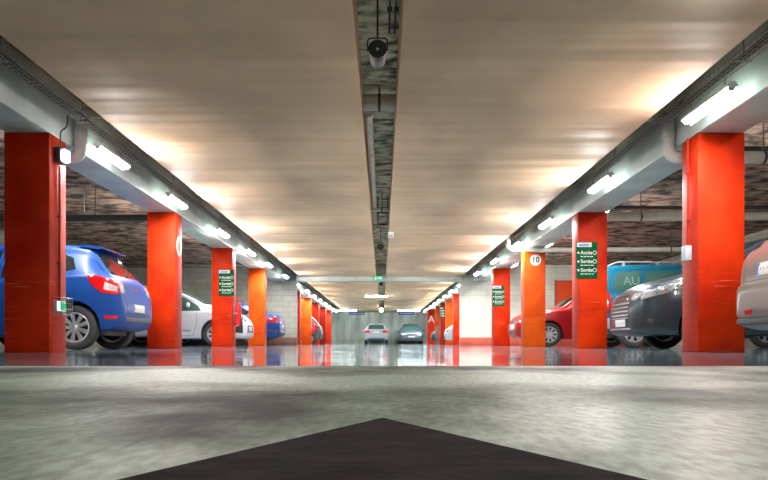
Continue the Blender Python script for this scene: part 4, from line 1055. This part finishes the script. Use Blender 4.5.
# --- champagne car at the right edge, tail to the aisle
BSP = scaled(HATCH, 3.95, 1.70, 0.985)
BSP['bot'] = [(0, .30), (.1, .24), (.5, .21), (2, .20), (3.3, .21), (3.7, .22), (3.95, .26)]
BSP['top'] = BSP['top'][:-3] + [(3.91, .84), (3.94, .74), (3.95, .62)]
c = Car('hatchback', 'champagne beige hatchback at right edge, tail out before nearest right pillar', 'car', (3.40 + 1.975, 6.80), 0, 'p_beige', BSP)
kk = 3.95 / 4.06
common(c, BSP, k=kk, h=0.985); c.wheels(7)
c.patch('rear_window', 'rear', [(-.50, 1.34), (0, 1.355), (.50, 1.34)], [(-.58, 1.06), (0, 1.05), (.58, 1.06)], M['glass'])
c.plate('rear', .765, y=.07, w=.52, h=.115)
c.patch('bumper', 'rear', [(-.76, .63), (0, .64), (.76, .63)], [(-.75, .335), (0, .335), (.75, .335)], c.pm, off=0.03, n=26)
c.patch('bumper_lower', 'rear', [(-.75, .33), (0, .33), (.75, .33)], [(-.72, .265), (0, .265), (.72, .265)], M['dgrey'], off=0.034, n=26, mrows=4)
for v in ('left', 'right'):
    c.patch('bumper_side', v, [(c.X(3.62), .63), (c.X(3.90), .63)], [(c.X(3.66), .335), (c.X(3.93), .335)], c.pm, off=0.03, n=12, mrows=6)
    c.patch('bumper_lower_side', v, [(c.X(3.66), .33), (c.X(3.93), .33)], [(c.X(3.68), .255), (c.X(3.93), .27)], M['dgrey'], off=0.03, n=12, mrows=4)
    c.patch('tail_lamp', v, [(c.X(3.55), 1.02), (c.X(3.80), 1.0)], [(c.X(3.62), .80), (c.X(3.84), .80)], M['tred'], off=0.010, n=10, mrows=8)
c.mirp('fog_lamp', 'rear', [(.33, .415), (.49, .415)], [(.33, .35), (.49, .35)], M['tred'], off=0.040, n=8, mrows=4)
c.line('rear', [(-.60, 1.0), (-.58, .67), (.58, .67), (.60, 1.0)])
b = B(); tube(b, [(c.X(3.78), 0.0, 1.05), (c.X(3.82), 0, 1.05)], 0.025); tube(b, [(c.X(3.80), 0, 1.05), (c.X(3.70), .32, 1.14)], 0.008, 6); obj('rear_wiper', b, M['black'], c.root)

# --- far right cars
c = Car('saloon', 'tiny far dark car, nose out by the letter A pillar', 'car', (3.08 + 2.2, 49.2), PI, 'p_graph', SAL)
saloon_glass(c); c.wheels(7)
c.mirp('head_lamp', 'front', [(.36, .73), (.68, .75)], [(.40, .62), (.70, .60)], M['hlamp'], off=0.012, n=10, mrows=6); c.patch('grille', 'front', [(-.30, .7), (.30, .7)], [(-.28, .58), (.28, .58)], M['black'], off=0.008); c.plate('front', .48)
c = Car('hatchback', 'small far white car, nose out beyond the white block wall', 'car', (3.0 + 2.125, 37.45), PI, 'p_white', WSP)
c.sidep('front_window', [(1.20, 1.04), (1.55, 1.24), (1.95, 1.40), (2.36, 1.44)], [(1.16, .985), (1.6, .99), (2.0, 1.0), (2.36, 1.01)], M['glass'])
c.patch('windscreen', 'front', [(-.52, 1.44), (0, 1.46), (.52, 1.44)], [(-.66, 1.08), (0, 1.09), (.66, 1.08)], M['glass'])
c.mirrors(1.42, 1.02); c.wheels(7)
c.mirp('head_lamp', 'front', [(.36, .73), (.66, .78)], [(.38, .62), (.68, .60)], M['black'], off=0.008); c.patch('grille', 'front', [(-.40, .55), (.40, .55)], [(-.44, .34), (.44, .34)], M['black'], off=0.006); c.plate('front', .46)

# ------------------------------------------------------------------ world, camera, view
w = bpy.data.worlds.new('World'); S.world = w; w.use_nodes = True
w.node_tree.nodes['Background'].inputs['Color'].default_value = (0.01, 0.01, 0.01, 1)
cam = bpy.data.cameras.new('camera'); co = bpy.data.objects.new('camera', cam); C.objects.link(co)
co.location = (0, 0, CAM_Z); co.rotation_euler = (PI / 2, 0, 0)
cam.sensor_fit = 'HORIZONTAL'; cam.sensor_width = 36.0; cam.lens = 36.0 * 784 / 768
cam.shift_x = 2.0 / 768; cam.shift_y = (342.7 - 240) / 768
cam.clip_start = 0.02; cam.clip_end = 200
S.camera = co
S.view_settings.view_transform = 'Standard'; S.view_settings.look = 'None'
S.view_settings.gamma = 1.0; S.view_settings.use_curve_mapping = False
S.view_settings.exposure = 1.95
cy = S.cycles
cy.max_bounces = 14; cy.diffuse_bounces = 10; cy.glossy_bounces = 4
cy.sample_clamp_indirect = 4.0
cy.use_denoising = True
